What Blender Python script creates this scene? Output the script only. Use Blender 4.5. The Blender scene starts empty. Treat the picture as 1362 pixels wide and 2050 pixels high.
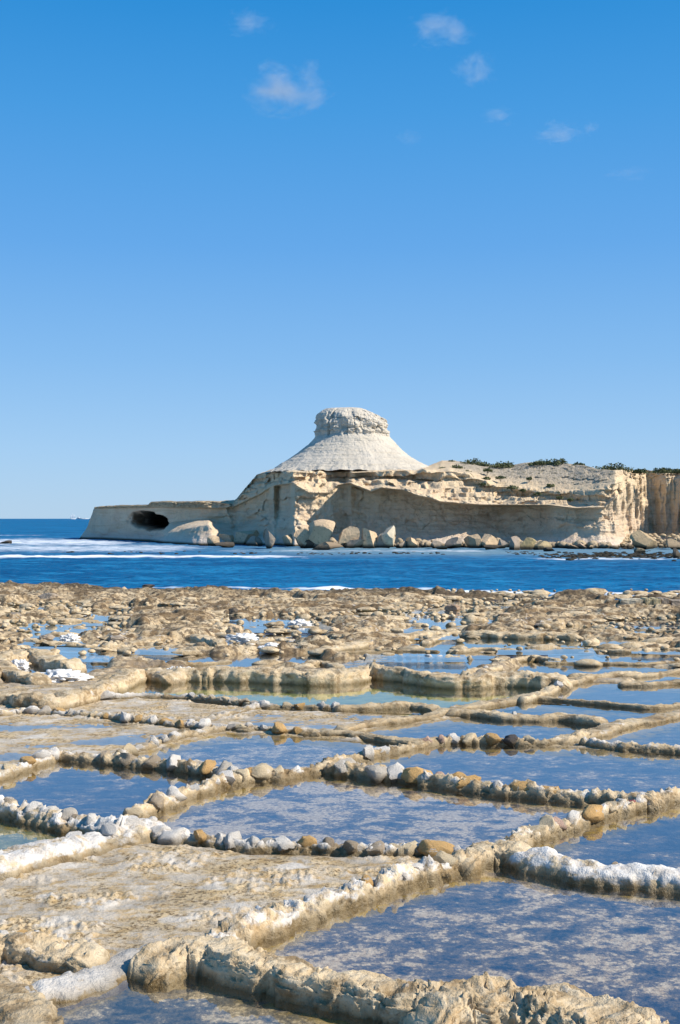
import bpy, math, random
import numpy as np
from mathutils import Vector
R = math.radians
S = bpy.context.scene
COL = S.collection

# ------------------------------------------------------------------ camera
F, CX, HZ, CZ = 2400.0, 681.0, 1038.0, 2.6     # focal length in photo pixels, centre, horizon row, eye height
cam_d = bpy.data.cameras.new('camera'); cam = bpy.data.objects.new('camera', cam_d); COL.objects.link(cam)
cam_d.sensor_fit = 'VERTICAL'; cam_d.sensor_height = 36; cam_d.lens = F/2050*36
cam_d.shift_y = 13/2050
cam_d.clip_start = .1; cam_d.clip_end = 60000
cam.location = (0, 0, CZ); cam.rotation_euler = (R(90), 0, 0)
S.camera = cam
# ------------------------------------------------------------------ sky and sun
SUN_EL, SUN_AZ = R(40), R(106)                 # azimuth clockwise from the view direction (+Y)
w = bpy.data.worlds.new('World'); S.world = w; w.use_nodes = True
nt = w.node_tree; bg = nt.nodes['Background']
sky = nt.nodes.new('ShaderNodeTexSky'); sky.sky_type = 'NISHITA'; sky.sun_disc = False
sky.sun_elevation = SUN_EL; sky.sun_rotation = SUN_AZ
sky.altitude = 0; sky.air_density = 1.0; sky.dust_density = 0.2; sky.ozone_density = 4.0
# clear deep blue air: the physical sky is blended with the blue measured by elevation
tc = nt.nodes.new('ShaderNodeTexCoord'); sx = nt.nodes.new('ShaderNodeSeparateXYZ'); nt.links.new(tc.outputs['Generated'], sx.inputs[0])
cr = nt.nodes.new('ShaderNodeValToRGB'); nt.links.new(sx.outputs[2], cr.inputs[0])
SK = 1/(.15*2**.4)
stops = [(0, (.40, .60, .82)), (.055, (.33, .565, .86)), (.13, (.215, .475, .84)), (.22, (.115, .38, .81)), (.32, (.050, .32, .75)), (.40, (.012, .26, .68)), (.62, (.008, .19, .52)), (1, (.006, .15, .42))]
while len(cr.color_ramp.elements) < len(stops): cr.color_ramp.elements.new(.5)
for e, (p_, c_) in zip(cr.color_ramp.elements, stops): e.position = p_; e.color = (*[v for v in c_], 1)
sc_ = nt.nodes.new('ShaderNodeVectorMath'); sc_.operation = 'SCALE'; sc_.inputs['Scale'].default_value = SK
nt.links.new(cr.outputs[0], sc_.inputs[0])
mxs = nt.nodes.new('ShaderNodeMix'); mxs.data_type = 'RGBA'; mxs.inputs[0].default_value = .92
nt.links.new(sky.outputs[0], mxs.inputs[6]); nt.links.new(sc_.outputs[0], mxs.inputs[7]); nt.links.new(mxs.outputs[2], bg.inputs[0])
bg.inputs[1].default_value = 0.15
sl = bpy.data.lights.new('sun', 'SUN'); sl.energy = 4.8; sl.angle = R(.53); sl.color = (1, .93, .82)
so = bpy.data.objects.new('sun', sl); COL.objects.link(so)
sd = Vector((math.sin(SUN_AZ)*math.cos(SUN_EL), math.cos(SUN_AZ)*math.cos(SUN_EL), math.sin(SUN_EL)))
so.rotation_euler = sd.to_track_quat('Z', 'Y').to_euler(); so.location = (60, -30, 60)
vs = S.view_settings; vs.view_transform = 'Standard'; vs.look = 'None'; vs.gamma = 1; vs.exposure = 0.4
vs.use_curve_mapping = False

SEA = -0.9
KS = (CZ-SEA)*F
def dsea(y): return KS/(y-HZ)
def P(px, py, z=0.0):
    D = (CZ-z)*F/(py-HZ); return ((px-CX)/F*D, D, z)
def PD(px, py, D): return ((px-CX)/F*D, D, CZ-(py-HZ)/F*D)

# ------------------------------------------------------------------ noise in numpy
def _hash(ix, iy, iz, seed):
    h = (ix.astype(np.int64)*374761393 + iy.astype(np.int64)*668265263 + iz.astype(np.int64)*2147483647 + seed*1274126177) & 0xffffffff
    h = ((h ^ (h >> 13))*1274126177) & 0xffffffff
    return (h ^ (h >> 16)) & 0xffffffff
_G = np.random.RandomState(5).normal(size=(256, 3)); _G /= np.linalg.norm(_G, axis=1)[:, None]; _G = _G.astype(np.float32)
def perlin(p, seed=0):
    p = np.asarray(p, dtype=np.float32); i = np.floor(p).astype(np.int32); f = p-i
    u = f*f*f*(f*(f*6-15)+10)
    out = 0
    for dx in (0, 1):
        wx = u[:, 0] if dx else 1-u[:, 0]
        for dy in (0, 1):
            wy = u[:, 1] if dy else 1-u[:, 1]
            for dz in (0, 1):
                wz = u[:, 2] if dz else 1-u[:, 2]
                g = _G[_hash(i[:, 0]+dx, i[:, 1]+dy, i[:, 2]+dz, seed) & 255]
                out = out + wx*wy*wz*(g[:, 0]*(f[:, 0]-dx)+g[:, 1]*(f[:, 1]-dy)+g[:, 2]*(f[:, 2]-dz))
    return out*1.6
def fbm(p, sc=1, oct=4, seed=0, gain=.5, kind=None):
    p = np.asarray(p, dtype=np.float32)*np.asarray(sc, dtype=np.float32); a = 1; s = 0; t = 0
    for o in range(oct):
        n = perlin(p+o*17.3, seed+o)
        if kind == 'ridge': n = 1-2*np.abs(n)*1.4
        elif kind == 'billow': n = 2*np.abs(n)*1.4-.6
        s = s+a*n; t += a; a *= gain; p = p*2.03
    return s/t
def facets(u, v, seed=0, slope=.8):
    """broken rock faces: every cell of a jittered grid is a tilted plane; returns offset and distance to the crack"""
    iu = np.floor(u).astype(np.int64); iv = np.floor(v).astype(np.int64)
    f1 = np.full(u.shape, 9.); f2 = np.full(u.shape, 9.); off = np.zeros(u.shape)
    for a in (-1, 0, 1):
        for b in (-1, 0, 1):
            h = _hash(iu+a, iv+b, iv*0+7, seed); r1 = (h & 1023)/1023; r2 = ((h >> 10) & 1023)/1023; r3 = ((h >> 20) & 1023)/1023
            h2 = _hash(iu+a, iv+b, iv*0+13, seed+5); r4 = (h2 & 1023)/1023-.5; r5 = ((h2 >> 10) & 1023)/1023-.5
            du = u-(iu+a+.15+.7*r1); dv = v-(iv+b+.15+.7*r2); d = np.hypot(du, dv); o = (r3-.5)+slope*2*(du*r4+dv*r5)
            near = d < f1
            f2 = np.where(near, f1, np.minimum(f2, d)); off = np.where(near, o, off); f1 = np.where(near, d, f1)
    return off, f2-f1
def sm(a, b, x):
    t = np.clip((x-a)/(b-a), 0, 1); return t*t*(3-2*t)
def X3(x, y, z=0):
    return np.stack([x, y, np.zeros_like(x)+z], 1)

# ------------------------------------------------------------------ mesh helpers
def mesh_from(name, V, Fa, smooth=True, attrs=None):
    me = bpy.data.meshes.new(name)
    V = np.asarray(V, dtype=np.float32); Fa = np.asarray(Fa, dtype=np.int32); n = Fa.shape[1]
    me.vertices.add(len(V)); me.vertices.foreach_set('co', V.ravel())
    me.loops.add(Fa.size); me.loops.foreach_set('vertex_index', Fa.ravel())
    me.polygons.add(len(Fa)); me.polygons.foreach_set('loop_start', np.arange(0, Fa.size, n, dtype=np.int32))
    try: me.polygons.foreach_set('loop_total', np.full(len(Fa), n, dtype=np.int32))
    except Exception: pass
    if smooth: me.polygons.foreach_set('use_smooth', np.ones(len(Fa), dtype=bool))
    me.update(calc_edges=True); me.validate()
    for k, a in (attrs or {}).items():
        at = me.attributes.new(k, 'FLOAT', 'POINT'); at.data.foreach_set('value', np.asarray(a, dtype=np.float32).ravel())
    return me
def grid_faces(nr, nc, flip=False, wrap=False):
    r = np.arange(nr-1)[:, None]; c = np.arange(nc if wrap else nc-1)[None, :]; c2 = (c+1) % nc
    a = r*nc+c; b = r*nc+c2; d = (r+1)*nc+c; e = (r+1)*nc+c2
    q = np.stack([a, b, e, d] if not flip else [a, d, e, b], -1).reshape(-1, 4)
    return q
def link(name, me, mat=None, parent=None, label=None, cat=None, group=None, kind=None):
    o = bpy.data.objects.new(name, me); COL.objects.link(o)
    if mat and me and not me.materials: me.materials.append(mat)
    if parent: o.parent = parent
    for k, v in (('label', label), ('category', cat), ('group', group), ('kind', kind)):
        if v: o[k] = v
    return o

# ------------------------------------------------------------------ materials
class NT:
    def __init__(s, name):
        s.m = bpy.data.materials.new(name); s.m.use_nodes = True; s.t = s.m.node_tree; s.t.nodes.clear()
    def n(s, typ, **kw):
        nd = s.t.nodes.new(typ)
        for k, v in kw.items():
            if k.startswith('i_'):
                key = k[2:]; key = int(key) if key.isdigit() else key.replace('_', ' ')
                if hasattr(v, 'is_output') or isinstance(v, bpy.types.NodeSocket): s.t.links.new(v, nd.inputs[key])
                else: nd.inputs[key].default_value = v
            else: setattr(nd, k, v)
        return nd
    def math(s, op, a, b=None, clamp=False):
        nd = s.n('ShaderNodeMath', operation=op, use_clamp=clamp, i_0=a)
        if b is not None:
            if isinstance(b, bpy.types.NodeSocket): s.t.links.new(b, nd.inputs[1])
            else: nd.inputs[1].default_value = b
        return nd.outputs[0]
    def noise(s, co, scale, detail=5, rough=.6, dist=0, out=0):
        return s.n('ShaderNodeTexNoise', i_Vector=co, i_Scale=scale, i_Detail=detail, i_Roughness=rough, i_Distortion=dist).outputs[out]
    def rng(s, v, a, b, c=0., d=1.):
        return s.n('ShaderNodeMapRange', i_0=v, i_1=a, i_2=b, i_3=c, i_4=d).outputs[0]
    def mix(s, f, a, b, mode='MIX'):
        nd = s.n('ShaderNodeMix', data_type='RGBA', blend_type=mode)
        for sock, v in ((nd.inputs[0], f), (nd.inputs[6], a), (nd.inputs[7], b)):
            if isinstance(v, bpy.types.NodeSocket): s.t.links.new(v, sock)
            else: sock.default_value = v if not isinstance(v, tuple) or len(v) == 4 else (*v, 1)
        return nd.outputs[2]
    def scaled(s, co, v):
        return s.n('ShaderNodeVectorMath', operation='MULTIPLY', i_0=co, i_1=v).outputs[0]
    def out(s, sh): s.n('ShaderNodeOutputMaterial', i_0=sh); return s.m
    def pos(s): return s.n('ShaderNodeNewGeometry').outputs['Position']
    def attr(s, nm): return s.n('ShaderNodeAttribute', attribute_name=nm).outputs['Fac']

def rock_material(name, floor=False, obj_color=False, zone=1.0):
    t = NT(name); co = t.pos()
    if obj_color: co = t.n('ShaderNodeTexCoord').outputs['Object']; 
    wco = t.pos()
    n1 = t.noise(co, 1.6*zone, 5, .6); n2 = t.noise(co, 9*zone, 6, .65); n3 = t.noise(co, 42*zone, 4, .6)
    if obj_color:
        oc = t.n('ShaderNodeObjectInfo').outputs['Color']
        c = t.mix(t.rng(n2, .35, .65), t.mix(.22, oc, (.20, .15, .10)), oc)
        c = t.mix(t.rng(n3, .55, .7, 0, .5), c, t.mix(.6, oc, (.75, .72, .68)))
    else:
        c = t.mix(t.rng(n1, .35, .62), (.40, .28, .15), (.62, .48, .30))
        c = t.mix(t.rng(n2, .42, .66), c, (.66, .54, .37))
        c = t.mix(t.rng(n3, .60, .76, 0, .75), c, (.13, .085, .045))
        c = t.mix(t.rng(t.noise(co, 4.3*zone, 6, .72), .50, .62, 0, .8), c, (.21, .14, .07))
    if floor:
        hol_shade = t.noise(t.scaled(co, (.55, 1.3, 1)), 1.9, 6, .68)
        c = t.mix(t.rng(hol_shade, .49, .56, 0, .85), c, (.17, .11, .055))  # dark mottles paint shadowed hollows into the shelf colour
        c = t.mix(t.rng(n2, .49, .56, 0, .8), c, (.09, .06, .035))
    # salt crust
    sa = t.attr('salt')
    sn = t.noise(co, 6.5*zone, 8, .68)
    sm_ = t.rng(t.math('ADD', sn, sa), .93, 1.05)
    saltc = t.mix(t.rng(n2, .35, .65), (.55, .49, .42), (.80, .76, .70))
    c = t.mix(sm_, c, saltc)
    z = t.n('ShaderNodeSeparateXYZ', i_0=wco).outputs[2]
    if floor:
        wet = t.attr('wet'); pale = t.attr('pale'); green = t.attr('green'); dry = t.attr('dry')
        fco = t.scaled(wco, (.9, 1.1, 1.0))
        b1 = t.noise(fco, 2.7, 8, .66, .5); b2 = t.noise(fco, 7, 7, .68, .4); b3 = t.noise(wco, 30, 5, .65)
        bl = t.math('ADD', t.math('MULTIPLY', b1, .46), t.math('ADD', t.math('MULTIPLY', b2, .34), t.math('MULTIPLY', b3, .20)))
        bl = t.math('ADD', bl, pale)
        dk = t.mix(t.rng(b2, .35, .65), (.018, .032, .075), (.065, .075, .11))  # bluish floor colour carries part of the reflected sky blue
        pc = t.mix(t.rng(b3, .35, .65), (.36, .25, .15), (.66, .53, .38))
        fl = t.mix(t.rng(bl, .455, .54), dk, (.19, .15, .13))
        fl = t.mix(t.rng(bl, .528, .570), fl, pc)
        gc = t.mix(t.rng(b1, .35, .6), (.13, .16, .008), (.32, .33, .06))
        fl = t.mix(green, fl, gc)
        # dry pan floor: grey mud with tan crust and dark algae
        dc = t.mix(t.rng(b1, .44, .58), (.52, .45, .36), (.58, .44, .26))
        dc = t.mix(t.rng(b2, .50, .60, 0, .85), dc, (.46, .31, .14))
        dc = t.mix(t.math('MULTIPLY', t.rng(b3, .50, .60, 0, .9), t.rng(b1, .45, .55, .1, 1.)), dc, (.13, .085, .04))
        dc = t.mix(t.rng(t.noise(fco, 2.3, 6, .6), .56, .63, 0, .8), dc, (.62, .57, .50))
        c = t.mix(dry, c, dc)
        fl = t.mix(t.math('MULTIPLY', t.attr('gold'), t.rng(b2, .38, .56)), fl, (.26, .17, .02))
        c = t.mix(wet, c, fl)
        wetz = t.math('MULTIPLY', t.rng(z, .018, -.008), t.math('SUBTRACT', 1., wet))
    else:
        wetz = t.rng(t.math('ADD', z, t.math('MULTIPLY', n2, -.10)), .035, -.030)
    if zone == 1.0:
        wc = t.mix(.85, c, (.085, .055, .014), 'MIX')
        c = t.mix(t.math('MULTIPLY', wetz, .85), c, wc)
        # the seaward rim is dark and weathered
    rim = t.attr('rim'); c = t.mix(t.math('MULTIPLY', rim, t.rng(n2, .35, .6, .5, 1.)), c, (.055, .042, .028))
    bn = t.math('ADD', t.math('MULTIPLY', n2, 1.), t.math('MULTIPLY', n3, .45))
    bp = t.n('ShaderNodeBump', i_Height=bn, i_Strength=.75 if not floor else .6, i_Distance=.04/zone)
    bs = t.n('ShaderNodeBsdfPrincipled', i_Base_Color=c, i_Roughness=t.rng(wetz, 0., 1., .9, .35), i_Normal=bp.outputs[0])
    bs.inputs['Specular IOR Level'].default_value = .25
    return t.out(bs.outputs[0])

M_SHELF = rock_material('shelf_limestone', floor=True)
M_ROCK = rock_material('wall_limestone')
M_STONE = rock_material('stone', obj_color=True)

def cliff_material(name, tint, tint2, clay=0.):
    t = NT(name); co = t.pos()
    st = t.noise(t.scaled(co, (.12, .12, 2.6)), 1., 5, .6, .5)
    n1 = t.noise(co, .35, 6, .6); n2 = t.noise(co, 1.8, 6, .68); n3 = t.noise(co, 7, 4, .6)
    c = t.mix(t.rng(n1, .38, .62), tint, tint2)
    c = t.mix(t.rng(st, .52, .66, 0, .55), c, (.52, .38, .23) if not clay else (.52, .45, .34))
    c = t.mix(t.rng(n2, .52, .70, 0, .6), c, (.72, .63, .50))
    c = t.mix(t.rng(n3, .58, .74, 0, .6), c, (.32, .25, .17))
    z = t.n('ShaderNodeSeparateXYZ', i_0=co).outputs[2]
    if not clay:   # pale wave washed foot, yellow upper ledges
        yb = t.math('MULTIPLY', t.rng(z, 2.6, 5.4), t.rng(n1, .3, .6, .4, 1.))
        c = t.mix(t.math('MULTIPLY', yb, .5), c, (.72, .55, .33))
        c = t.mix(t.math('MULTIPLY', t.rng(t.math('ADD', z, t.math('MULTIPLY', n2, 1.2)), 1.4, .2), .7), c, (.72, .61, .52))
        c = t.mix(t.math('MULTIPLY', t.attr('scree'), .85), c, t.mix(t.rng(n3, .4, .6), (.24, .20, .15), (.56, .49, .39)))
        c = t.mix(t.math('MULTIPLY', t.attr('scree'), t.rng(n2, .55, .62, 0, .75)), c, (.12, .11, .06))
        crack = t.n('ShaderNodeTexVoronoi', feature='DISTANCE_TO_EDGE', i_Vector=t.n('ShaderNodeVectorMath', operation='ADD', i_0=t.scaled(co, (.8, .8, .5)), i_1=t.noise(co, .9, 4, .6, 0, 1)).outputs[0], i_Scale=.32)
        ck = t.rng(crack.outputs[0], .012, .0)
        c = t.mix(t.math('MULTIPLY', ck, .22), c, (.16, .12, .09))
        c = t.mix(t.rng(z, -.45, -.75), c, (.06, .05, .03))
    c = t.mix(t.math('MULTIPLY', t.attr('cave'), .85), c, (.07, .12, .14))  # dark teal puts the shade of the cave into the rock colour
    cr_ = t.attr('crust'); c = t.mix(t.math('MULTIPLY', cr_, .8), c, t.mix(t.rng(n3, .40, .58), (.20, .14, .08), (.62, .48, .30)))
    h = t.math('ADD', t.math('ADD', n2, t.math('MULTIPLY', n3, .5)), t.math('MULTIPLY', st, .8))
    bp = t.n('ShaderNodeBump', i_Height=h, i_Strength=.8, i_Distance=.35)
    bs = t.n('ShaderNodeBsdfPrincipled', i_Base_Color=c, i_Roughness=.95, i_Normal=bp.outputs[0])
    bs.inputs['Specular IOR Level'].default_value = .1
    return t.out(bs.outputs[0])
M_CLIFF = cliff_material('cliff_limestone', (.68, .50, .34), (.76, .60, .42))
M_CLAY = cliff_material('pale_clay', (.58, .52, .43), (.66, .59, .49), 1.)

def boulder_material():
    t = NT('boulder'); co = t.n('ShaderNodeTexCoord').outputs['Object']
    oc = t.n('ShaderNodeObjectInfo').outputs['Color']
    n1 = t.noise(co, .8, 5, .6); n2 = t.noise(co, 4, 5, .7)
    c = t.mix(t.rng(n1, .4, .6, 0, .45), oc, t.mix(.5, oc, (.25, .19, .12)))
    c = t.mix(t.rng(n2, .54, .7, 0, .7), c, (.13, .10, .07))
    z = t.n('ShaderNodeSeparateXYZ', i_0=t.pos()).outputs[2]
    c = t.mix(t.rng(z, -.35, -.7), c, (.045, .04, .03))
    bp = t.n('ShaderNodeBump', i_Height=t.math('ADD', n1, t.math('MULTIPLY', n2, .6)), i_Strength=.6, i_Distance=.3)
    bs = t.n('ShaderNodeBsdfPrincipled', i_Base_Color=c, i_Roughness=.95, i_Normal=bp.outputs[0])
    bs.inputs['Specular IOR Level'].default_value = .1
    return t.out(bs.outputs[0])
M_BOULDER = boulder_material()

def pan_water_material():
    t = NT('brine'); co = t.pos()
    n = t.noise(t.scaled(co, (.8, 1, 1)), 5, 3, .5)
    bp = t.n('ShaderNodeBump', i_Height=n, i_Strength=.09, i_Distance=.02)
    fc = t.n('ShaderNodeLayerWeight', i_Blend=.5, i_Normal=bp.outputs[0]).outputs['Facing']     # Schlick, the same from both sides
    fr = t.math('ADD', .045, t.math('MULTIPLY', .955, t.math('POWER', fc, 4.6)), True)
    gl = t.n('ShaderNodeBsdfGlossy', i_Color=(1, 1, 1, 1), i_Roughness=.015, i_Normal=bp.outputs[0])
    tr = t.n('ShaderNodeBsdfTransparent', i_Color=(.95, .95, .92, 1))
    mx = t.n('ShaderNodeMixShader', i_0=t.math('POWER', fr, .85), i_1=tr.outputs[0], i_2=gl.outputs[0])
    return t.out(mx.outputs[0])
M_BRINE = pan_water_material()

def sea_material():
    t = NT('sea_water'); co = t.pos()
    a = t.noise(t.scaled(co, (.45, 1.0, 1)), .55, 5, .65); b = t.noise(t.scaled(co, (.5, 1, 1)), 2.2, 4, .65)
    big = t.noise(t.scaled(co, (.02, .05, 1)), 1.2, 4, .6)
    h = t.math('ADD', t.math('MULTIPLY', a, 1.), t.math('MULTIPLY', b, .35))
    bp = t.n('ShaderNodeBump', i_Height=h, i_Strength=1., i_Distance=2.6)
    deep = t.mix(t.rng(big, .4, .6), (.004, .085, .21), (.006, .13, .29))
    deep = t.mix(t.rng(a, .48, .62, 0, .6), deep, (.02, .23, .44))
    deep = t.mix(t.rng(b, .50, .60, 0, .7), deep, (.004, .05, .14))
    sh = t.attr('shallow')
    deep = t.mix(t.math('MULTIPLY', sh, t.rng(big, .35, .65, .5, 1.)), deep, (.17, .27, .32))
    foam = t.attr('foam')
    fco = t.scaled(co, (.22, .5, 1))
    fn = t.math('ADD', t.math('MULTIPLY', t.noise(fco, 1.3, 6, .7, .7), .75), t.math('MULTIPLY', t.noise(fco, .22, 3, .6), .25))
    fm = t.rng(t.math('ADD', fn, foam), .90, 1.22)
    body = t.n('ShaderNodeBsdfDiffuse', i_Color=deep)
    fr = t.n('ShaderNodeFresnel', i_IOR=1.33, i_Normal=bp.outputs[0])
    gl = t.n('ShaderNodeBsdfGlossy', i_Color=(.85, .95, 1, 1), i_Roughness=.25, i_Normal=bp.outputs[0])
    mx = t.n('ShaderNodeMixShader', i_0=t.math('MULTIPLY', fr.outputs[0], .42), i_1=body.outputs[0], i_2=gl.outputs[0])
    fo = t.n('ShaderNodeBsdfDiffuse', i_Color=(.86, .88, .90, 1))
    m2 = t.n('ShaderNodeMixShader', i_0=fm, i_1=mx.outputs[0], i_2=fo.outputs[0])
    return t.out(m2.outputs[0])
M_SEA = sea_material()

def simple(name, col, rough=.9, var=.25, sc=20):
    t = NT(name); co = t.n('ShaderNodeTexCoord').outputs['Object']
    n = t.noise(co, sc, 4, .6)
    c = t.mix(t.rng(n, .35, .65), tuple(v*(1-var) for v in col), tuple(min(1, v*(1+var)) for v in col))
    bs = t.n('ShaderNodeBsdfPrincipled', i_Base_Color=c, i_Roughness=rough)
    return t.out(bs.outputs[0])

# ------------------------------------------------------------------ salt pans: cells that hold water (photo pixels of their rims)
# (points, rim height used to place them, pale shift, green, depth)
CELLS = [
 ([(400,1895),(470,1855),(640,1793),(790,1748),(930,1712),(1060,1705),(1200,1735),(1300,1742),(1500,1755),(1500,2250),(1240,2130),(1110,2030),(960,2000),(820,1995),(620,1960),(500,1920)],.1,.018,0,.05),
 ([(960,1698),(1090,1652),(1180,1627),(1300,1598),(1500,1560),(1500,1752),(1290,1738),(1120,1718)],.1,-.035,0,.05),
 ([(250,1650),(290,1607),(390,1572),(500,1543),(650,1525),(750,1538),(900,1555),(1050,1572),(1230,1588),(1300,1597),(1180,1626),(1090,1650),(960,1697),(870,1690),(690,1685),(500,1680),(330,1665)],.1,.045,0,.04),
 ([(660,1520),(800,1492),(900,1474),(1080,1478),(1180,1482),(1300,1492),(1500,1503),(1500,1560),(1300,1595),(1160,1583),(940,1560),(750,1538)],.1,-.01,0,.05),
 ([(260,1500),(340,1475),(450,1453),(600,1459),(740,1470),(850,1478),(760,1499),(650,1520),(480,1545),(400,1530),(300,1518)],.1,.03,0,.04),
 ([(-90,1575),(0,1542),(60,1518),(120,1502),(240,1512),(400,1530),(490,1545),(390,1572),(290,1606),(240,1640),(120,1625),(0,1605),(-90,1600)],.1,-.03,0,.05),
 ([(-90,1615),(60,1620),(200,1648),(80,1685),(-90,1745)],.1,-.02,.5,.03),
 ([(-90,1440),(0,1428),(180,1428),(460,1452),(340,1473),(250,1500),(120,1500),(40,1520),(-90,1560)],.1,.0,-1,.0),
 ([(480,1450),(520,1410),(700,1412),(880,1420),(820,1435),(740,1448),(700,1462),(560,1455)],.1,0,-1,.0),
 ([(740,1470),(740,1448),(850,1432),(950,1420),(1010,1425),(1200,1440),(1120,1470),(1000,1476),(850,1478)],.1,-.03,0,.05),
 ([(960,1412),(1060,1396),(1180,1402),(1340,1412),(1210,1440),(1000,1425)],.1,-.08,0,.06),
 ([(1060,1392),(1110,1372),(1180,1355),(1500,1368),(1500,1415),(1280,1410),(1150,1400)],.1,-.08,0,.06),
 ([(1180,1468),(1290,1440),(1500,1400),(1500,1500),(1300,1492)],.1,-.06,0,.06),
 ([(120,1392),(200,1378),(290,1352),(350,1340),(560,1344),(800,1348),(1110,1352),(1060,1392),(960,1410),(860,1418),(640,1408),(520,1405),(380,1388),(280,1385)],.1,0,1,.12),
 ([(-120,2010),(60,1970),(250,1912),(300,1905),(440,1905),(560,1940),(700,1978),(880,2005),(1100,2060),(1250,2300),(-120,2300)],.1,.012,.10,.012),
 ([(650,1316),(760,1312),(850,1316),(990,1320),(940,1346),(800,1345),(650,1340)],.05,-.1,0,.06),
 ([(1010,1347),(1050,1325),(1180,1328),(1330,1335),(1340,1352),(1180,1352)],.05,-.1,0,.06),
 ([(1120,1320),(1150,1306),(1300,1305),(1500,1309),(1500,1325),(1260,1327)],.05,-.1,0,.06),
 ([(826,1289),(895,1272),(960,1278),(1110,1283),(1215,1286),(1225,1301),(1000,1301),(880,1300),(830,1298)],0,-.1,.3,.08),
 ([(690,1301),(800,1300),(870,1302),(870,1310),(690,1309)],0,-.05,.3,.05),
 ([(850,1304),(960,1304),(995,1317),(860,1315)],0,-.1,0,.05),
 ([(1270,1355),(1500,1352),(1500,1366),(1280,1366)],0,-.1,0,.05),
 ([(130,1309),(345,1310),(350,1328),(140,1330)],0,-.1,0,.06),
 ([(390,1313),(610,1311),(625,1332),(400,1334)],0,-.1,0,.06),
 ([(30,1362),(60,1333),(205,1330),(200,1345),(110,1365)],0,-.1,0,.06),
 ([(80,1297),(175,1296),(175,1307),(75,1307)],0,-.1,.4,.06),
 ([(425,1279),(465,1277),(475,1293),(425,1293)],0,-.1,0,.06),
 ([(470,1274),(630,1272),(640,1290),(475,1291)],0,-.1,0,.06),
 ([(60,1210),(165,1209),(167,1222),(60,1221)],0,-.1,0,.06),
 ([(28,1213),(54,1213),(54,1221),(28,1221)],0,-.1,0,.06),
 ([(88,1253),(132,1252),(132,1263),(88,1263)],0,-.1,0,.06),
 ([(165,1257),(262,1256),(264,1273),(165,1273)],0,-.1,0,.06),
 ([(-60,1262),(28,1262),(28,1272),(-60,1272)],0,-.1,0,.06),
 ([(328,1253),(395,1253),(395,1263),(328,1263)],0,-.1,0,.06),
 ([(440,1243),(525,1242),(528,1254),(440,1253)],0,-.1,0,.06),
 ([(545,1238),(615,1237),(617,1253),(545,1253)],0,-.1,0,.06),
 ([(200,1225),(252,1224),(252,1233),(200,1233)],0,-.1,0,.06),
 ([(198,1245),(225,1245),(225,1252),(198,1252)],0,-.1,0,.06),
 ([(1208,1246),(1300,1241),(1500,1250),(1500,1263),(1290,1261),(1215,1256)],0,-.1,0,.06),
 ([(1258,1267),(1341,1266),(1345,1276),(1258,1276)],0,-.1,0,.06),
 ([(876,1226),(925,1226),(925,1235),(876,1235)],0,-.1,0,.06),
 ([(815,1239),(960,1240),(955,1249),(890,1255),(815,1254)],0,-.1,0,.05),
 ([(880,1208),(1010,1208),(1010,1216),(880,1215)],0,-.1,.2,.05),
 ([(580,1233),(640,1233),(640,1245),(580,1245)],0,-.1,0,.05),
]
_r = random.Random(11)
for yy_ in (1206, 1218, 1229, 1240, 1251, 1264, 1278, 1292, 1309, 1324):
    x_ = -80+_r.uniform(0, 160)
    while x_ < 1440:
        w_ = _r.uniform(45, 130)*(yy_-1100)/150
        if _r.random() < .50:
            hh_ = _r.uniform(4.5, 7)*(yy_-1038)/210; a_ = _r.uniform(-1.5, 1.5)
            CELLS.append(([(x_, yy_-hh_*.5+a_), (x_+w_*.5, yy_-hh_*.62), (x_+w_, yy_-hh_*.4-a_), (x_+w_*1.02, yy_+hh_*.5-a_), (x_+w_*.4, yy_+hh_*.6), (x_-w_*.03, yy_+hh_*.45+a_)], 0, -.1, _r.choice([0, 0, .3]), .05))
        x_ += w_*_r.uniform(1.15, 2.2)
def edge_y(px): return np.interp(px, [-400, 0, 60, 150, 400, 700, 1000, 1362, 1700], [1166, 1170, 1169, 1174, 1180, 1184, 1189, 1198, 1204])

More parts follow.
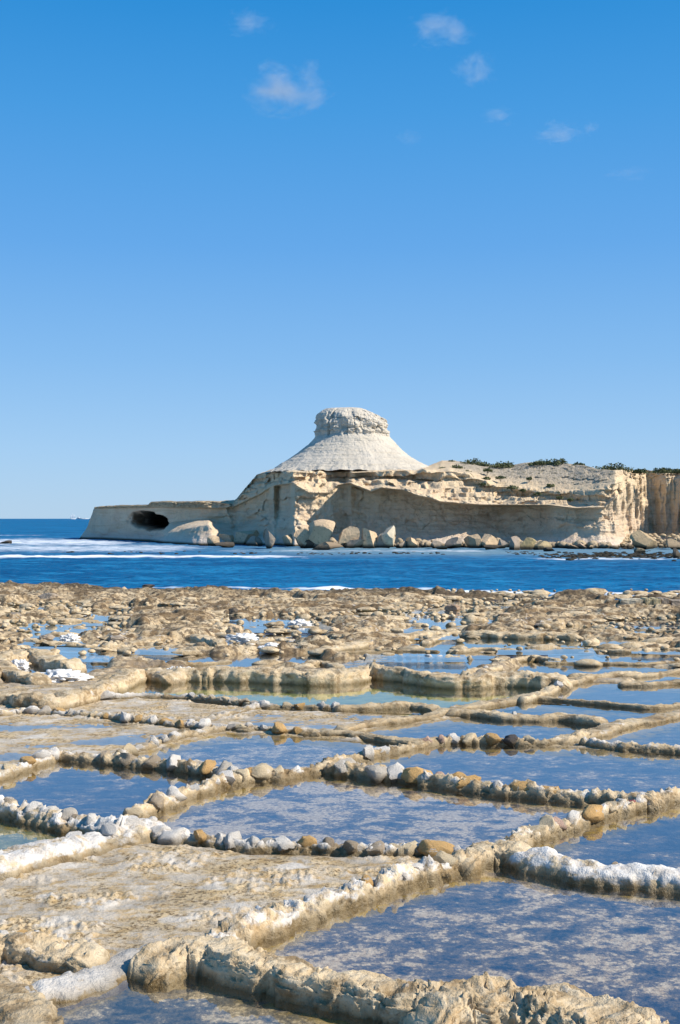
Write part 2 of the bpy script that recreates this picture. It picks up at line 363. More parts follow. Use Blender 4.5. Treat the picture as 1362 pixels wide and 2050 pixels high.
# ------------------------------------------------------------------ the limestone shelf with its pans (one sheet, also the sea bed edge)
def build_shelf():
    nc = 620
    dy = np.concatenate([[4200, 3200, 2500, 2100, 1800, 1600, 1480, 1390, 1320], np.linspace(1250, 420, 330)[:-1], np.linspace(420, 205, 430)[:-1], np.linspace(205, 122, 270), [118, 112, 100, 90, 80, 70]]); nr = len(dy)
    px = np.linspace(-260, 1640, nc)
    DY, PX = np.meshgrid(dy, px, indexing='ij')
    D = (CZ*F/DY).ravel(); u_ = (PX.ravel()-CX)/950; x = ((PX.ravel()-CX)/F)*D+np.sign(u_)*np.clip(np.abs(u_)-.80, 0, None)/.2*8; px = CX+x/D*F
    p = X3(x, D)
    far = sm(14.5, 23, D)
    amp = .04+far*.96
    # natural rock: ledges that run across, knobbly between
    wq = X3(x+fbm(p, .5, 3, 1)*1.2, D+fbm(p, .5, 3, 2)*.9)
    led = fbm(wq, (.26, .62, 1), 4, 3, .55, 'ridge')
    knob = fbm(wq, (1.0, 1.7, 1), 2, 9, .6, 'billow')
    fine = fbm(p, (3.5, 4, 1), 2, 21, .6)
    lay = fbm(wq, (.35, 1.0, 1), 3, 31)
    step = lambda n, t, e=.035: sm(t-e, t+e, n)
    brk = fbm(wq, (.34, 1.0, 1), 3, 33, .6)+.12*fine
    brk2 = fbm(wq, (.8, 1.9, 1), 2, 37, .6)+.10*fine
    fo, fe = facets(wq[:, 0]*.9, D*1.5, 3, .5)
    big = step(brk, .10, .05)*step(lay, -.1, .08)
    z = .03+far*(.015+.06*step(brk, -.02)+.065*step(brk, .18)+.05*step(led, .15)+.04*step(brk2, .10)-.05*step(-brk2, .16)+.035*fo*big+.045*knob+.03*lay)+amp*.015*fine+far*.03*(1-.5*sm(25, 40, D))*fbm(p, (3.2, 3.6, 1), 2, 23)
    z = z+far*.02*sm(30, 38, D)
    zn = .012+.016*fbm(p, (2.2, 3.0, 1), 4, 51)+.008*fbm(p, (9, 12, 1), 3, 52)+sm(.0, .18, fbm(p, (1.3, 2.4, 1), 3, 53))*(.010+.022*fbm(p, (12, 14, 1), 2, 54, .6, 'billow'))
    z = z*far+zn*(1-far)
    wet = np.zeros_like(x); pale = np.zeros_like(x); green = np.zeros_like(x); dry = (1-far)*1.0; gold = np.zeros_like(x)
    jit = np.stack([fbm(p, 1.1, 4, 61)*.45*(.2+far), fbm(p, 1.1, 4, 62)*.45*(.2+far)], 1)
    qx = x+jit[:, 0]; qy = D+jit[:, 1]
    for pts, zr, pl, gr, dep in CELLS:
        ym = np.mean([b for a, b in pts])
        W = np.array([P(a, b+(4 if zr == 0 and b > ym else 0), zr)[:2] for a, b in pts])
        m = (qx > W[:, 0].min()-1) & (qx < W[:, 0].max()+1) & (qy > W[:, 1].min()-1) & (qy < W[:, 1].max()+1)
        idx = np.nonzero(m)[0]
        if not len(idx): continue
        ax, ay = qx[idx], qy[idx]; dm = np.full(len(idx), 1e9); ins = np.zeros(len(idx), bool)
        for k in range(len(W)):
            a = W[k]; b = W[(k+1) % len(W)]; e = b-a
            tt = np.clip(((ax-a[0])*e[0]+(ay-a[1])*e[1])/(e@e+1e-9), 0, 1)
            dm = np.minimum(dm, np.hypot(ax-a[0]-tt*e[0], ay-a[1]-tt*e[1]))
            c = ((a[1] > ay) != (b[1] > ay)); ins ^= c & (ax < (b[0]-a[0])*(ay-a[1])/(b[1]-a[1]+1e-12)+a[0])
        s = np.where(ins, dm, -dm)
        k = sm(-.12-.25*far[idx], .06, s)
        fl = -dep+.006*fbm(p[idx], (3, 4, 1), 3, 71)
        if gr < 0: fl = .010+.030*fbm(p[idx], (.9, 1.5, 1), 4, 72)+.010*fbm(p[idx], (9, 11, 1), 2, 73)
        if dep == .012: fl = -.030+.022*fbm(p[idx], (1.6, 2.2, 1), 4, 74)
        z[idx] = z[idx]*(1-k)+fl*k
        wk = sm(-.1, .05, s)*(1.0 if gr >= 0 else .0)
        gold[idx] = np.where(wk > .05, np.exp(-(np.clip(s-.12, 0, None)/.11)**2)*(1-far[idx]), gold[idx]); wet[idx] = np.maximum(wet[idx], wk); pale[idx] = np.where(wk > .3, pl, pale[idx]); green[idx] = np.where(wk > .3, max(gr, 0), green[idx])
    # white rim just inside the waterline of the near pans; seaward rim drops off
    ye = edge_y(px)+3*fbm(X3(px*.02, px*0), 1, 4, 81)
    De = (CZ-.2)*F/(ye-HZ)
    k = sm(0, 2.2, D-De)
    rimhi = sm(-4, -.2, D-De)*(1-sm(-.1, .6, D-De))
    z = z+rimhi*(.05+.08*fbm(p, (.8, 1.6, 1), 2, 82, .6, 'billow'))
    z = z*(1-k)+(-2.4)*k
    salt = .22+.10*far+.16*fbm(p, (.35, .6, 1), 3, 91)
    salt = np.where(D > 34, salt-.05, salt)
    rim = sm(-3.0, -.4, D-De)*.85
    co = np.stack([x, D, z], 1)
    me = mesh_from('rock_shelf', co, grid_faces(nr, nc), True, dict(gold=gold, wet=wet, pale=pale, green=green, dry=dry, salt=salt, rim=rim))
    link('rock_shelf', me, M_SHELF, kind='structure')
build_shelf()

def build_pan_water():
    for pts, zr, pl, gr, dep in CELLS:
        ym = np.mean([b for a, b in pts])
        W = np.array([P(a, b+(4 if zr == 0 and b > ym else 0), zr)[:2] for a, b in pts]); c = W.mean(0)
        if zr < .09: # small far pools: a little larger than the hollow so that the rock cuts its shoreline
            W = c+(W-c)*1.04+np.sign(W-c)*.12
        zo = .0008*len([o for o in COL.objects if o.name.startswith('pan_water')]); n = len(W); V = [(a, b, zo) for a, b in W]
        me = bpy.data.meshes.new('pan_water'); me.from_pydata(V, [], [list(range(n))[::-1]]); me.update()
        if me.polygons[0].normal.z < 0: me.flip_normals()
        link('pan_water', me, M_BRINE, kind='structure')
build_pan_water()

# ------------------------------------------------------------------ sea
def build_sea():
    rows = np.concatenate([KS/np.linspace(195, 30, 420), np.geomspace(KS/30*1.02, 26000, 60)])
    nc = 420; u = np.linspace(-1, 1, nc)
    D, U = np.meshgrid(rows, u, indexing='ij'); D = D.ravel(); x = U.ravel()*(D*.42+14)
    px = x/D*F+CX; py = HZ+KS/D
    p = X3(x, D)
    h = .22*fbm(p, (.28, .5, 1), 4, 101, .6)+.05*fbm(p, (1.2, 1.9, 1), 2, 105)
    near = sm(50, 60, D)*0+1
    z = SEA+h*near*(1-sm(240, 420, D))
    # breaking water round the headland and on the reef
    yy = py+2.2*fbm(X3(px*.012, py*.02), 1, 3, 111)
    def band(c, wd, a): return a*np.exp(-((yy-c)/wd)**2)
    left = 1-sm(330, 480, px)
    foam = np.zeros_like(x)
    foam = np.maximum(foam, band(1086, 12, .60)*(1-sm(180, 420, px)))
    foam = np.maximum(foam, band(1098, 13, .54)*(1-sm(300, 620, px)))
    foam = np.maximum(foam, band(1115, 3.6, .70)*(1-sm(520, 700, px)*.6)*(1-sm(700, 1362, px)*.35))
    foam = np.maximum(foam, band(1103, 5, .46)*sm(250, 500, px)*(1-sm(900, 1200, px)))
    foam = np.maximum(foam, band(1072, 2.5, .45)*(1-sm(60, 160, px)))
    foam = np.maximum(foam, band(1119, 2.4, .50)*sm(900, 1100, px))
    ey = edge_y(px)
    foam = np.maximum(foam, .70*np.exp(-((yy-(ey-4.5))/3.2)**2)*sm(500, 620, px))
    foam = np.maximum(foam, .5*np.exp(-((yy-(ey-2))/2.5)**2)*sm(250, 300, px))
    shallow = np.exp(-((yy-1104)/9)**2)*sm(380, 700, px)*.9+np.exp(-((yy-1096)/14)**2)*.38
    shallow = np.maximum(shallow, .9*np.exp(-((yy-1112)/8)**2)*sm(1000, 1200, px))
    z = z+.10*np.clip(foam-.3, 0, 1)
    me = mesh_from('sea', np.stack([x, D, z], 1), grid_faces(480, nc), True, dict(foam=foam, shallow=np.clip(shallow, 0, 1)))
    link('sea', me, M_SEA, kind='structure')
build_sea()

# ------------------------------------------------------------------ the cliff and headland
def I(px, *pts):
    a = np.array(pts, dtype=float); return np.interp(px, a[:, 0], a[:, 1])
def build_cliff():
    nc = 1000; pxs = np.linspace(150, 1640, nc)
    px = pxs
    Db = I(px, (150,205),(200,200),(330,176),(400,170),(470,168),(540,163),(588,150),(690,153),(704,150),(860,146),(1000,146),(1100,143),(1200,140),(1232,141),(1262,151),(1300,158),(1362,156),(1440,149),(1640,150))
    # scalloped bays between buttresses
    bay = I(px, (150,0),(470,0),(535,-.6),(548,-1.2),(556,.9),(582,1.3),(590,-.4),(640,-.3),(690,.0),(706,.8),(720,1.6),(760,1.0),(800,1.6),(860,1.2),(900,1.0),(1000,1.6),(1090,.8),(1110,-.3),(1150,-.2),(1160,.3),(1210,-.5),(1240,0),(1640,0))
    over = I(px, (150,.1),(200,.3),(330,.7),(470,.8),(530,.9),(548,.3),(556,2.2),(580,2.2),(588,.5),(645,.4),(690,.6),(706,2.8),(860,2.6),(1000,2.4),(1090,1.8),(1112,.9),(1200,.8),(1215,.8),(1256,.0),(1640,0))
    yb = HZ+KS/Db
    yap = I(px, (150,1078),(250,1084),(300,1080),(350,1064),(385,1056),(418,1050),(430,1062),(470,1076),(520,1074),(545,1058),(600,1062),(640,1078),(800,1082),(860,1076),(897,1068),(952,1064),(1000,1080),(1066,1074),(1103,1062),(1125,1064),(1180,1062),(1232,1070),(1270,1072),(1640,1068))
    apo = I(px, (150,.3),(250,.6),(300,2),(330,9),(385,14),(425,14),(470,10),(540,8),(560,2.2),(700,1.4),(860,2.),(1000,1.5),(1100,2.),(1200,2.2),(1250,2.4),(1640,3.2))
    y4 = I(px, (150,1019),(200,1019),(330,1017),(440,1020),(470,1016),(490,1006),(520,992),(548,975),(585,970),(620,990),(660,990),(676,974),(700,970),(744,988),(764,980),(808,984),(838,997),(860,1000),(880,1008),(960,1014),(1100,1014),(1150,1020),(1212,1018),(1262,965),(1640,950))
    y5 = y4-I(px, (150,1.),(500,3),(860,4),(1640,2))
    y6 = I(px, (150,1016),(200,1014),(294,1012),(300,1006),(470,1004),(490,985),(515,966),(548,963),(620,962),(700,964),(760,966),(860,984),(900,992),(1000,1004),(1100,1008),(1212,1012),(1262,956),(1640,946))
    y8 = I(px, (150,1016),(200,1013),(294,1011),(300,1005),(470,1003),(490,981),(513,960),(560,957),(660,955),(700,958),(760,956),(800,956),(860,958),(900,954),(940,962),(1000,985),(1100,996),(1200,1003),(1218,998),(1264,951),(1640,944))
    y9 = I(px, (150,1016),(200,1013),(294,1011),(300,1005),(470,1003),(490,979),(513,952),(545,944),(660,942),(760,942),(860,944),(900,944),(940,950),(1000,972),(1100,984),(1190,985),(1222,970),(1262,948),(1640,943))
    y10 = I(px, (150,1016),(200,1013),(294,1011),(300,1005),(470,1003),(490,978),(515,950),(545,940),(700,938),(835,938),(862,932),(885,922),(908,921),(985,931),(1030,931),(1052,925),(1118,926),(1173,931),(1203,940),(1500,942),(1640,942))
    rec = I(px, (150,0),(480,0),(513,.8),(545,.4),(650,.2),(665,1.3),(690,.6),(705,1.4),(740,1.5),(755,.4),(770,1.3),(865,1.5),(890,.2),(1640,0))      # dark undercut below the hill
    jn = fbm(X3(px*.03, px*0), 1, 3, 291); y9 = y9+7*jn*sm(500, 540, px)*(1-sm(900, 940, px)); y8 = y8+9*fbm(X3(px*.03, px*0+5), 1, 3, 292)*sm(500, 540, px)*(1-sm(900, 940, px))
    set10 = I(px, (150,2),(470,3),(500,3),(530,9),(550,17),(835,20),(900,19),(1000,14),(1150,12),(1200,8),(1262,1.8),(1640,1.5))
    set6 = I(px, (150,.3),(470,.5),(560,1.6),(860,3.2),(1150,2.6),(1228,1.),(1245,.6),(1640,.6))
    rows_y = [yb+26, yb+3, yap, yap*.5+y4*.5+4, y4, y5, y6, y8, y9, y10]
    o = bay
    lipo = I(px, (150,0),(690,.1),(704,1.5),(745,.6),(765,1.5),(860,1.3),(1100,.9),(1160,.2),(1228,.6),(1240,0))
    rows_D = [Db-.5-apo, Db-apo, Db+o*.6+over*.2-I(px,(300,0),(330,5),(375,9),(425,11),(470,7),(530,5),(600,1),(640,0)), Db+o+over*.8, Db+o+over*1.0, Db+o*.5-.1*over-lipo, Db+set6*.6-lipo, Db+set6+rec+.15, Db+set6-.1, Db+set10]
    # left tip slopes in
    z = [CZ-(a-HZ)/F*b for a, b in zip(rows_y, rows_D)]
    sh = -38*np.exp(-np.clip(px-150, 0, None)/45)*1.0
    x = [((px+40*np.exp(-np.clip(px-150, 0, None)/60)+sh*k_)-CX)/F*b for b, k_ in zip(rows_D, (1.1, 1., .80, .36, .06, .02, 0, 0, 0, 0))]
    # plateau behind and the back wall
    zt = z[-1]
    for dd, dz in ((8, -.1), (22, -.3), (38, -1.2), (44, -6), (46, -14)):
        dd2 = dd*I(px, (150,.25),(230,.6),(330,1),(1640,1))
        rows_D.append(rows_D[9]+dd2); z.append(np.maximum(zt+dz, -2.2)); x.append(x[9])
    K = np.stack([np.stack([a, b, c], 1) for a, b, c in zip(x, rows_D, z)], 0)      # rows x cols x 3
    # subdivide rows
    cnt = [4, 14, 34, 30, 12, 20, 14, 16, 34, 10, 8, 6, 4, 3]
    out = []; rr = []
    for k in range(len(K)-1):
        for s in np.arange(cnt[k])/cnt[k]: out.append(K[k]*(1-s)+K[k+1]*s); rr.append(k+s)
    out.append(K[-1]); rr.append(len(K)-1)
    G = np.array(out); rr = np.array(rr)
    # soften the kinks a little
    for _ in range(2):
        G[1:-1] = G[1:-1]*.6+(G[:-2]+G[2:])*.2
        G[:, 1:-1] = G[:, 1:-1]*.5+(G[:, :-2]+G[:, 2:])*.25
    nr = len(G); V = G.reshape(-1, 3).copy()
    RR = np.repeat(rr, nc); PXX = np.tile(pxs, nr)
    PY = HZ+(CZ-V[:, 2])*F/V[:, 1]
    # cave in the low headland
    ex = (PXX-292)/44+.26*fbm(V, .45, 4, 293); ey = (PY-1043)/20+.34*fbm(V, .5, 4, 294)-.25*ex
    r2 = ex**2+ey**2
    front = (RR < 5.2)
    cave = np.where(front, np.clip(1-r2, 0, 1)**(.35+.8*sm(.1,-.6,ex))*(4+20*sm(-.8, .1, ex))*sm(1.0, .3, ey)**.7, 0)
    V[:, 1] += cave; V[:, 0] += cave*.05
    # relief
    cl = sm(1.6, 2.4, RR)*(1-sm(9.0, 9.6, RR))
    smooth_head = sm(400, 480, PXX)
    bed = fbm(V, (.09, .09, 1.5), 4, 201, .6)
    vert = fbm(V, (.55, .3, .07), 4, 211, .55, 'ridge')
    lump = fbm(V, (.22, .22, .28), 5, 221, .55)
    knob = fbm(V, .9, 4, 231, .55, 'billow')
    up = sm(5.0, 6.2, RR)
    right = sm(1195, 1262, PXX); scr0 = sm(7.6, 8.3, RR)*sm(885, 930, PXX)
    d = lump*(.75+.5*smooth_head)*cl
    d = d+bed*(.12+.42*smooth_head*(.35+.65*up))*cl*(1-.7*right)
    d = d+knob*(.06+.24*smooth_head*(.4+.6*up))*sm(1.2, 2, RR)*(1-sm(9.2, 10, RR)*.5)
    fo, fe = facets((V[:, 0]+.35*V[:, 1])*.34+.3*fbm(V, .5, 3, 281), V[:, 2]*.42+.3*fbm(V, .5, 3, 282), 7, .9)
    fo2, fe2 = facets((V[:, 0]+.35*V[:, 1])*1.1+.3*fbm(V, 1.2, 2, 283), V[:, 2]*1.3+.3*fbm(V, 1.2, 2, 284), 9, .9)
    d = d+cl*smooth_head*(1-.8*right)*(fo*.60+fo2*.22+.07*np.exp(-(fe/.05)**2))
    d = d+cl*(1-smooth_head)*fo*.18
    ledge = np.floor(V[:, 2]*1.1+fbm(V, .18, 3, 285)*2.2); lf = V[:, 2]*1.1+fbm(V, .18, 3, 285)*2.2-ledge
    d = d+cl*up*smooth_head*(1-right)*(.55*sm(0, .25, lf)*(1-sm(.75, 1, lf))-.2)*(1-scr0)
    d = d-vert*(.12*smooth_head+1.25*right)*cl*(1-up*(1-right))
    # hanging lumps under the lip
    d = d+np.exp(-((RR-5.2)/.5)**2)*(.7*fbm(V, (.35, .1, .1), 4, 241, .6)-.15)*sm(480, 560, PXX)*(1-right)
    # talus and headland crust
    d = d-np.exp(-((RR-1.8)/.5)**2)*knob*.35
    scree = sm(8.0, 8.6, RR)*(1-sm(10.5, 11, RR))*sm(885, 930, PXX)*(1-right)
    d = d+scree*(fbm(V, 2.0, 3, 251, .6, 'billow')*.25+fbm(V, .35, 3, 252)*.5)
    crust = (1-smooth_head)*np.exp(-((RR-5.8)/.9)**2)
    d = d-crust*(.35+fbm(V, (1.3, 1.3, 2.5), 3, 261, .6, 'billow')*.45)
    V[:, 2] += (1-smooth_head)*sm(5.4, 6, RR)*(1-sm(8.5, 9.5, RR))*(.10*fbm(V, .9, 3, 262)+.06)
    V[:, 1] += d
    tz = V[:, 2]*1.5+fbm(V, (.12, .12, .3), 3, 295)*1.6; tf = tz-np.floor(tz)
    ter = (np.floor(tz)+sm(.45, .85, tf)-tz)/1.5
    V[:, 2] += ter*sm(5.2, 5.8, RR)*(1-sm(7.9, 8.3, RR))*smooth_head*(1-right)*.9
    V[:, 2] += d*.15*up+.12*sm(8.8, 9.2, RR)*fbm(V, .8, 3, 271)
    V[:, 2] -= cave*0
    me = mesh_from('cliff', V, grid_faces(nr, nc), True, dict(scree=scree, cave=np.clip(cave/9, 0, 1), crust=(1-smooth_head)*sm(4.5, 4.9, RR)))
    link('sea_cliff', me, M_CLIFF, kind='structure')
build_cliff()

def build_hat():
    DC = 165.2; na, nv = 620, 220
    lv = np.array([819, 822, 828, 838, 850, 862, 872, 880, 890, 900, 910, 920, 930, 940, 950, 962.])
    L = np.array([650, 645, 640, 636, 634, 636, 633, 628, 618, 605, 592, 577, 560, 545, 528, 510.])
    Rr = np.array([724, 734, 748, 765, 775, 776, 778, 785, 792, 803, 816, 832, 850, 872, 895, 915.])
    py = np.concatenate([np.linspace(819, 946, nv)])
    z = CZ-(py-HZ)/F*DC
    l = (705-np.interp(py, lv, L))/F*DC; r = (np.interp(py, lv, Rr)-705)/F*DC
    th = np.linspace(0, 2*np.pi, na, endpoint=False)
    c = np.cos(th)
    rad = np.where(c[None, :] > 0, r[:, None]*c[None, :]**2+(.5*(l+r))[:, None]*(1-c[None, :]**2), l[:, None]*c[None, :]**2+(.5*(l+r))[:, None]*(1-c[None, :]**2))
    Z = np.repeat(z[:, None], na, 1); TH = np.repeat(th[None, :], nv, 0)
    PYY = np.repeat(py[:, None], na, 1)
    rad = rad.ravel(); Z = Z.ravel(); TH = TH.ravel(); PYY = PYY.ravel()
    q = np.stack([np.cos(TH)*rad, np.sin(TH)*rad, Z], 1)
    neck = (1-sm(868, 880, PYY)); slope = sm(870, 890, PYY)
    hf, he = facets(TH*5.5+.25*fbm(q, .8, 2, 361), Z*.75+.25*fbm(q, .8, 2, 362), 17, .8)
    d = neck*sm(816, 838, PYY)*(hf*.38-.15*np.exp(-(he/.05)**2)+fbm(q, (.12, .12, 1.9), 4, 301, .6)*.28+fbm(q, (.5, .5, .6), 4, 305)*.75+fbm(q, 1.4, 3, 309, .5, 'billow')*.16)
    d -= neck*.55*np.exp(-((PYY-856)/5)**2)*(.4+fbm(q, .5, 2, 311)*1.5)
    gul = fbm(np.stack([np.cos(TH)*9, np.sin(TH)*9, Z*.10], 1), 1, 3, 321, .5, 'ridge')
    gul2 = fbm(np.stack([np.cos(TH)*26, np.sin(TH)*26, Z*.22], 1), 1, 2, 322, .5, 'ridge')
    d += slope*(-gul*.05*(.4+1.2*sm(-.3,.4,fbm(q,.15,2,335)))-gul2*.008*sm(885, 930, PYY)+fbm(q,.35,4,336)*.35+fbm(q, (.1, .1, 3), 3, 331)*.13+fbm(q, 1.1, 4, 333)*.12)
    d += fbm(q, 2.5, 3, 341)*.06
    # one dark chimney crack left of the middle
    d -= 1.0*np.exp(-((TH-(1.5*np.pi-.72))/.03)**2)*neck
    rag = sm(926, 944, PYY)*(.9*fbm(np.stack([np.cos(TH)*5, np.sin(TH)*5, Z*0], 1), 1, 4, 371, .6))
    rad2 = rad+d+rag
    V = np.stack([(705-CX)/F*DC+np.cos(TH)*rad2, DC+np.sin(TH)*rad2*.95, Z-.5*sm(930, 946, PYY)*np.abs(fbm(q, .5, 3, 372))], 1)
    # cap
    caps = []; nr2 = 14; ztop = z[0]
    top = V.reshape(nv, na, 3)[0]
    cen = np.array([(695-CX)/F*DC, DC, ztop+.1])
    for i in range(nr2, 0, -1):
        s = (i/nr2); ring = cen*(1-s)+top*s if i < nr2 else None
        if ring is None: continue
        ring = ring.copy(); ring[:, 2] = ztop+.12*(1-s**3)+.12*fbm(ring, .6, 3, 351)*(1-s**4)
        caps.append(ring)
    caps = caps[::-1]                      # inner to outer
    allr = np.concatenate([np.concatenate(caps), V])
    me = mesh_from('hill', allr, grid_faces(nv+len(caps), na, True, True), True)
    link('hat_shaped_hill', me, M_CLAY, kind='structure')
build_hat()

# ------------------------------------------------------------------ the rubble and mortar walls between the pans
STONE_COL = dict(w=(.80, .74, .66, 1), t=(.70, .56, .36, 1), o=(.66, .40, .15, 1), b=(.42, .33, .23, 1), g=(.56, .50, .42, 1), p=(.60, .40, .31, 1), d=(.06, .055, .06, 1), r=(.36, .09, .10, 1))
def ico(sub):
    import bmesh
    bm = bmesh.new(); bmesh.ops.create_icosphere(bm, subdivisions=sub, radius=1)
    V = np.array([v.co[:] for v in bm.verts]); Fa = np.array([[v.index for v in f.verts] for f in bm.faces]); bm.free(); return V, Fa
ICO = {k: ico(k) for k in (2, 3, 4, 5)}
def rock_verts(seed, sub=3, cuts=5, cutd=(.62, .9), rough=.12, noise=1.2, crisp=.93):
    rs = np.random.RandomState(seed); V, Fa = ICO[sub]; V = V.copy()
    for _ in range(cuts):
        n = rs.normal(size=3); n[2] *= .7; n /= np.linalg.norm(n); d = rs.uniform(*cutd)
        s = V@n; V -= np.outer(np.clip(s-d, 0, None), n)*crisp
    r = fbm(V+seed*3.1, noise, 4, seed % 90, .55)
    return V*(1+rough*2.2*r)[:, None], Fa
STONES = []
for i in range(16):
    V, Fa = rock_verts(400+i, 3, 12 if i % 3 else 8, (.45, .82), .22)
    sa = fbm(V+i*7, 1.3, 3, 7)*.6+.10*(V[:, 2] > -.2)
    STONES.append(mesh_from('stone', V, Fa, True, dict(salt=sa*1.1+.12)))
    STONES[-1].materials.append(M_STONE)
    try: STONES[-1].set_sharp_from_angle(angle=R(42))
    except Exception: pass

def resample(Q, step):
    Q = np.array(Q, float)
    # round the corners (Catmull-Rom)
    E = np.vstack([2*Q[0]-Q[1], Q, 2*Q[-1]-Q[-2]]); out = []
    for i in range(1, len(E)-2):
        n = max(2, int(np.linalg.norm(E[i+1]-E[i])/step))
        t = (np.arange(n)/n)[:, None]
        a, b, c, d = E[i-1], E[i], E[i+1], E[i+2]
        out.append(.5*(2*b+(c-a)*t+(2*a-5*b+4*c-d)*t*t+(3*b-a-3*c+d)*t**3))
    out.append(E[-2][None]); return np.vstack(out)
WN = [0]
def wall(pts, h, wd, label, kind='rough', salt=None, stones=(), lumps=0, group=None, hvar=.35):
    if kind == 'rough' and pts[0][1] > 1400: h *= .88; wd *= .88
    if kind == 'rough' and pts[0][1] < 1400 and h != .21: h *= .76; wd *= .52
    """a low wall whose crest runs through the photo points; the stones set in it are its parts"""
    WN[0] += 1; seed = 500+WN[0]*7; rs = random.Random(seed)
    Q = [P(a, b, h) for a, b in pts]; Q = [(q[0], q[1]) for q in Q]
    C0 = np.mean([q[1] for q in Q]); step = max(.010, C0*.0021)
    Q = np.array(Q); e0 = Q[0]-Q[1]; e1 = Q[-1]-Q[-2]; ex_ = wd*.4
    Q[0] = Q[0]+e0/np.linalg.norm(e0)*ex_; Q[-1] = Q[-1]+e1/np.linalg.norm(e1)*ex_
    L = resample(Q, step); T = np.gradient(L, axis=0); T /= np.linalg.norm(T, axis=1)[:, None]+1e-9; N = np.stack([-T[:, 1], T[:, 0]], 1)
    n = len(L); sarc = np.concatenate([[0], np.cumsum(np.linalg.norm(np.diff(L, axis=0), axis=1))]); tot = sarc[-1]
    m = int(max(22, min(64, (wd+2*h)/step*1.0)))
    t = np.linspace(-1, 1, m); t = np.sign(t)*np.abs(t)**.85
    sp = np.stack([sarc*1.0+seed, sarc*0, sarc*0], 1)
    if kind == 'mortar': hvar = .6
    hs_ = h*(1+hvar*1.6*fbm(sp, 1.4, 3, seed % 97)); ws = wd*(1+.45*fbm(sp+9, 1.4, 3, 3)+.35*fbm(sp+5, 5, 3, 3))
    off = wd*(.22*fbm(sp+31, 1.7, 3, 4)+.16*fbm(sp+37, 6, 3, 4))
    ed_ = np.minimum(sarc, tot-sarc); endk = np.sqrt(np.clip(1-(1-np.clip(ed_/(wd*.7), 0, 1))**2, 0, 1)); ws = ws*(.35+.65*endk)
    ang = t*np.pi*.5
    pw = .34 if kind == 'rough' else .65
    prof = np.clip(np.cos(ang), 0, 1)**pw                    # steep sided, rounded crest
    half = ws[:, None]*.5*np.sign(t)[None]*np.abs(np.sin(ang))[None]**(.48 if kind == 'rough' else .85)
    Zc = -.07+((hs_+.07)*(.02+.98*endk))[:, None]*prof[None]
    Xc = L[:, 0][:, None]+N[:, 0][:, None]*(half+off[:, None]); Yc = L[:, 1][:, None]+N[:, 1][:, None]*(half+off[:, None])
    V = np.stack([Xc, Yc, Zc], -1).reshape(-1, 3)
    nl = np.stack([np.repeat(N[:, 0], m)*np.tile(np.sin(ang), n), np.repeat(N[:, 1], m)*np.tile(np.sin(ang), n), np.tile(np.cos(ang)+.25, n)], 1)
    vp = V+seed*.37; sc = .28/min(max(.12, wd), .27)
    if kind == 'rough':
        d = .20*fbm(vp, 2.6*sc, 3, 11, .5)+.12*fbm(vp, 5.5*sc, 3, 15, .5)
        pm = .25+.9*sm(-.1, .25, fbm(vp, 3.1*sc, 2, 16))
        d = d+pm*(.055*fbm(vp, 22*sc, 3, 19, .6, 'billow')-.17*sm(.10, .34, fbm(vp, 11*sc, 3, 23, .6))-.10*sm(.1, .3, fbm(vp, 30*sc, 2, 24, .6)))
        fo, fe = facets(np.repeat(sarc, m)*3.6*sc+.25*fbm(vp, 5*sc, 2, 41), np.tile(ang, n)*1.9+.3*fbm(vp, 5*sc, 2, 42), seed, .55)
        fo2, fe2 = facets(np.repeat(sarc, m)*9*sc+.25*fbm(vp, 12*sc, 2, 43), np.tile(ang, n)*4.4+.3*fbm(vp, 12*sc, 2, 45), seed+3, .5)
        d = d+.20*fo+.10*fo2-.06*np.exp(-(fe2/.07)**2)+.13*pm*fbm(vp, 16*sc, 3, 46, .6, 'billow')
        d *= h*.85*np.repeat(.3+.7*endk, m)
    elif kind == 'smooth':
        fo, fe = facets(np.repeat(sarc, m)*5*sc+.3*fbm(vp, 6*sc, 2, 41), np.tile(ang, n)*1.2+.3*fbm(vp, 6*sc, 2, 42), seed, .8)
        d = h*(.16*fo+.28*fbm(vp, 2.6*sc, 3, 11, .5)+.10*fbm(vp, 8*sc, 3, 15, .5, 'billow')+.05*fbm(vp, 24*sc, 3, 19))
    else:
        fo, fe = facets(np.repeat(sarc, m)*6*sc+.25*fbm(vp, 8*sc, 2, 41), np.tile(ang, n)*1.3, seed, .9)
        fo2, fe2 = facets(np.repeat(sarc, m)*13*sc+.25*fbm(vp, 12*sc, 2, 43), np.tile(ang, n)*2.6, seed+3, .8)
        d = h*(.34*fo+.20*fo2+.22*fbm(vp, 3.6*sc, 4, 11, .6)+.22*fbm(vp, 7*sc, 4, 15, .6, 'billow')+.08*fbm(vp, 26*sc, 3, 19))
    V = V+nl*d[:, None]
    s0 = dict(rough=.20, smooth=.40, mortar=.34)[kind] if salt is None else salt
    sa = s0+.13*(V[:, 2] > h*.55)+.10*fbm(vp, 1.0, 3, 29)-.18*sm(h*.35, 0, V[:, 2])
    cen = np.array([L[n//2, 0], L[n//2, 1], 0])
    me = mesh_from('wall', V-cen, grid_faces(n, m, True), True, dict(salt=sa))
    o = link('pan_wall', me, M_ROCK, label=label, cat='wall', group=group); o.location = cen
    px = [a for a, b in pts]; order = np.argsort(px); pxs = np.array(px)[order]; pys = np.array([b for a, b in pts])[order]
    lst = list(stones)
    if lumps:                                               # small stones strung along the crest
        a0, a1, ww, cols = lumps; x_ = a0
        while x_ < a1:
            lst.append((x_, ww*rs.uniform(.75, 1.2), rs.choice(cols))); x_ += ww*rs.uniform(.8, 1.15)
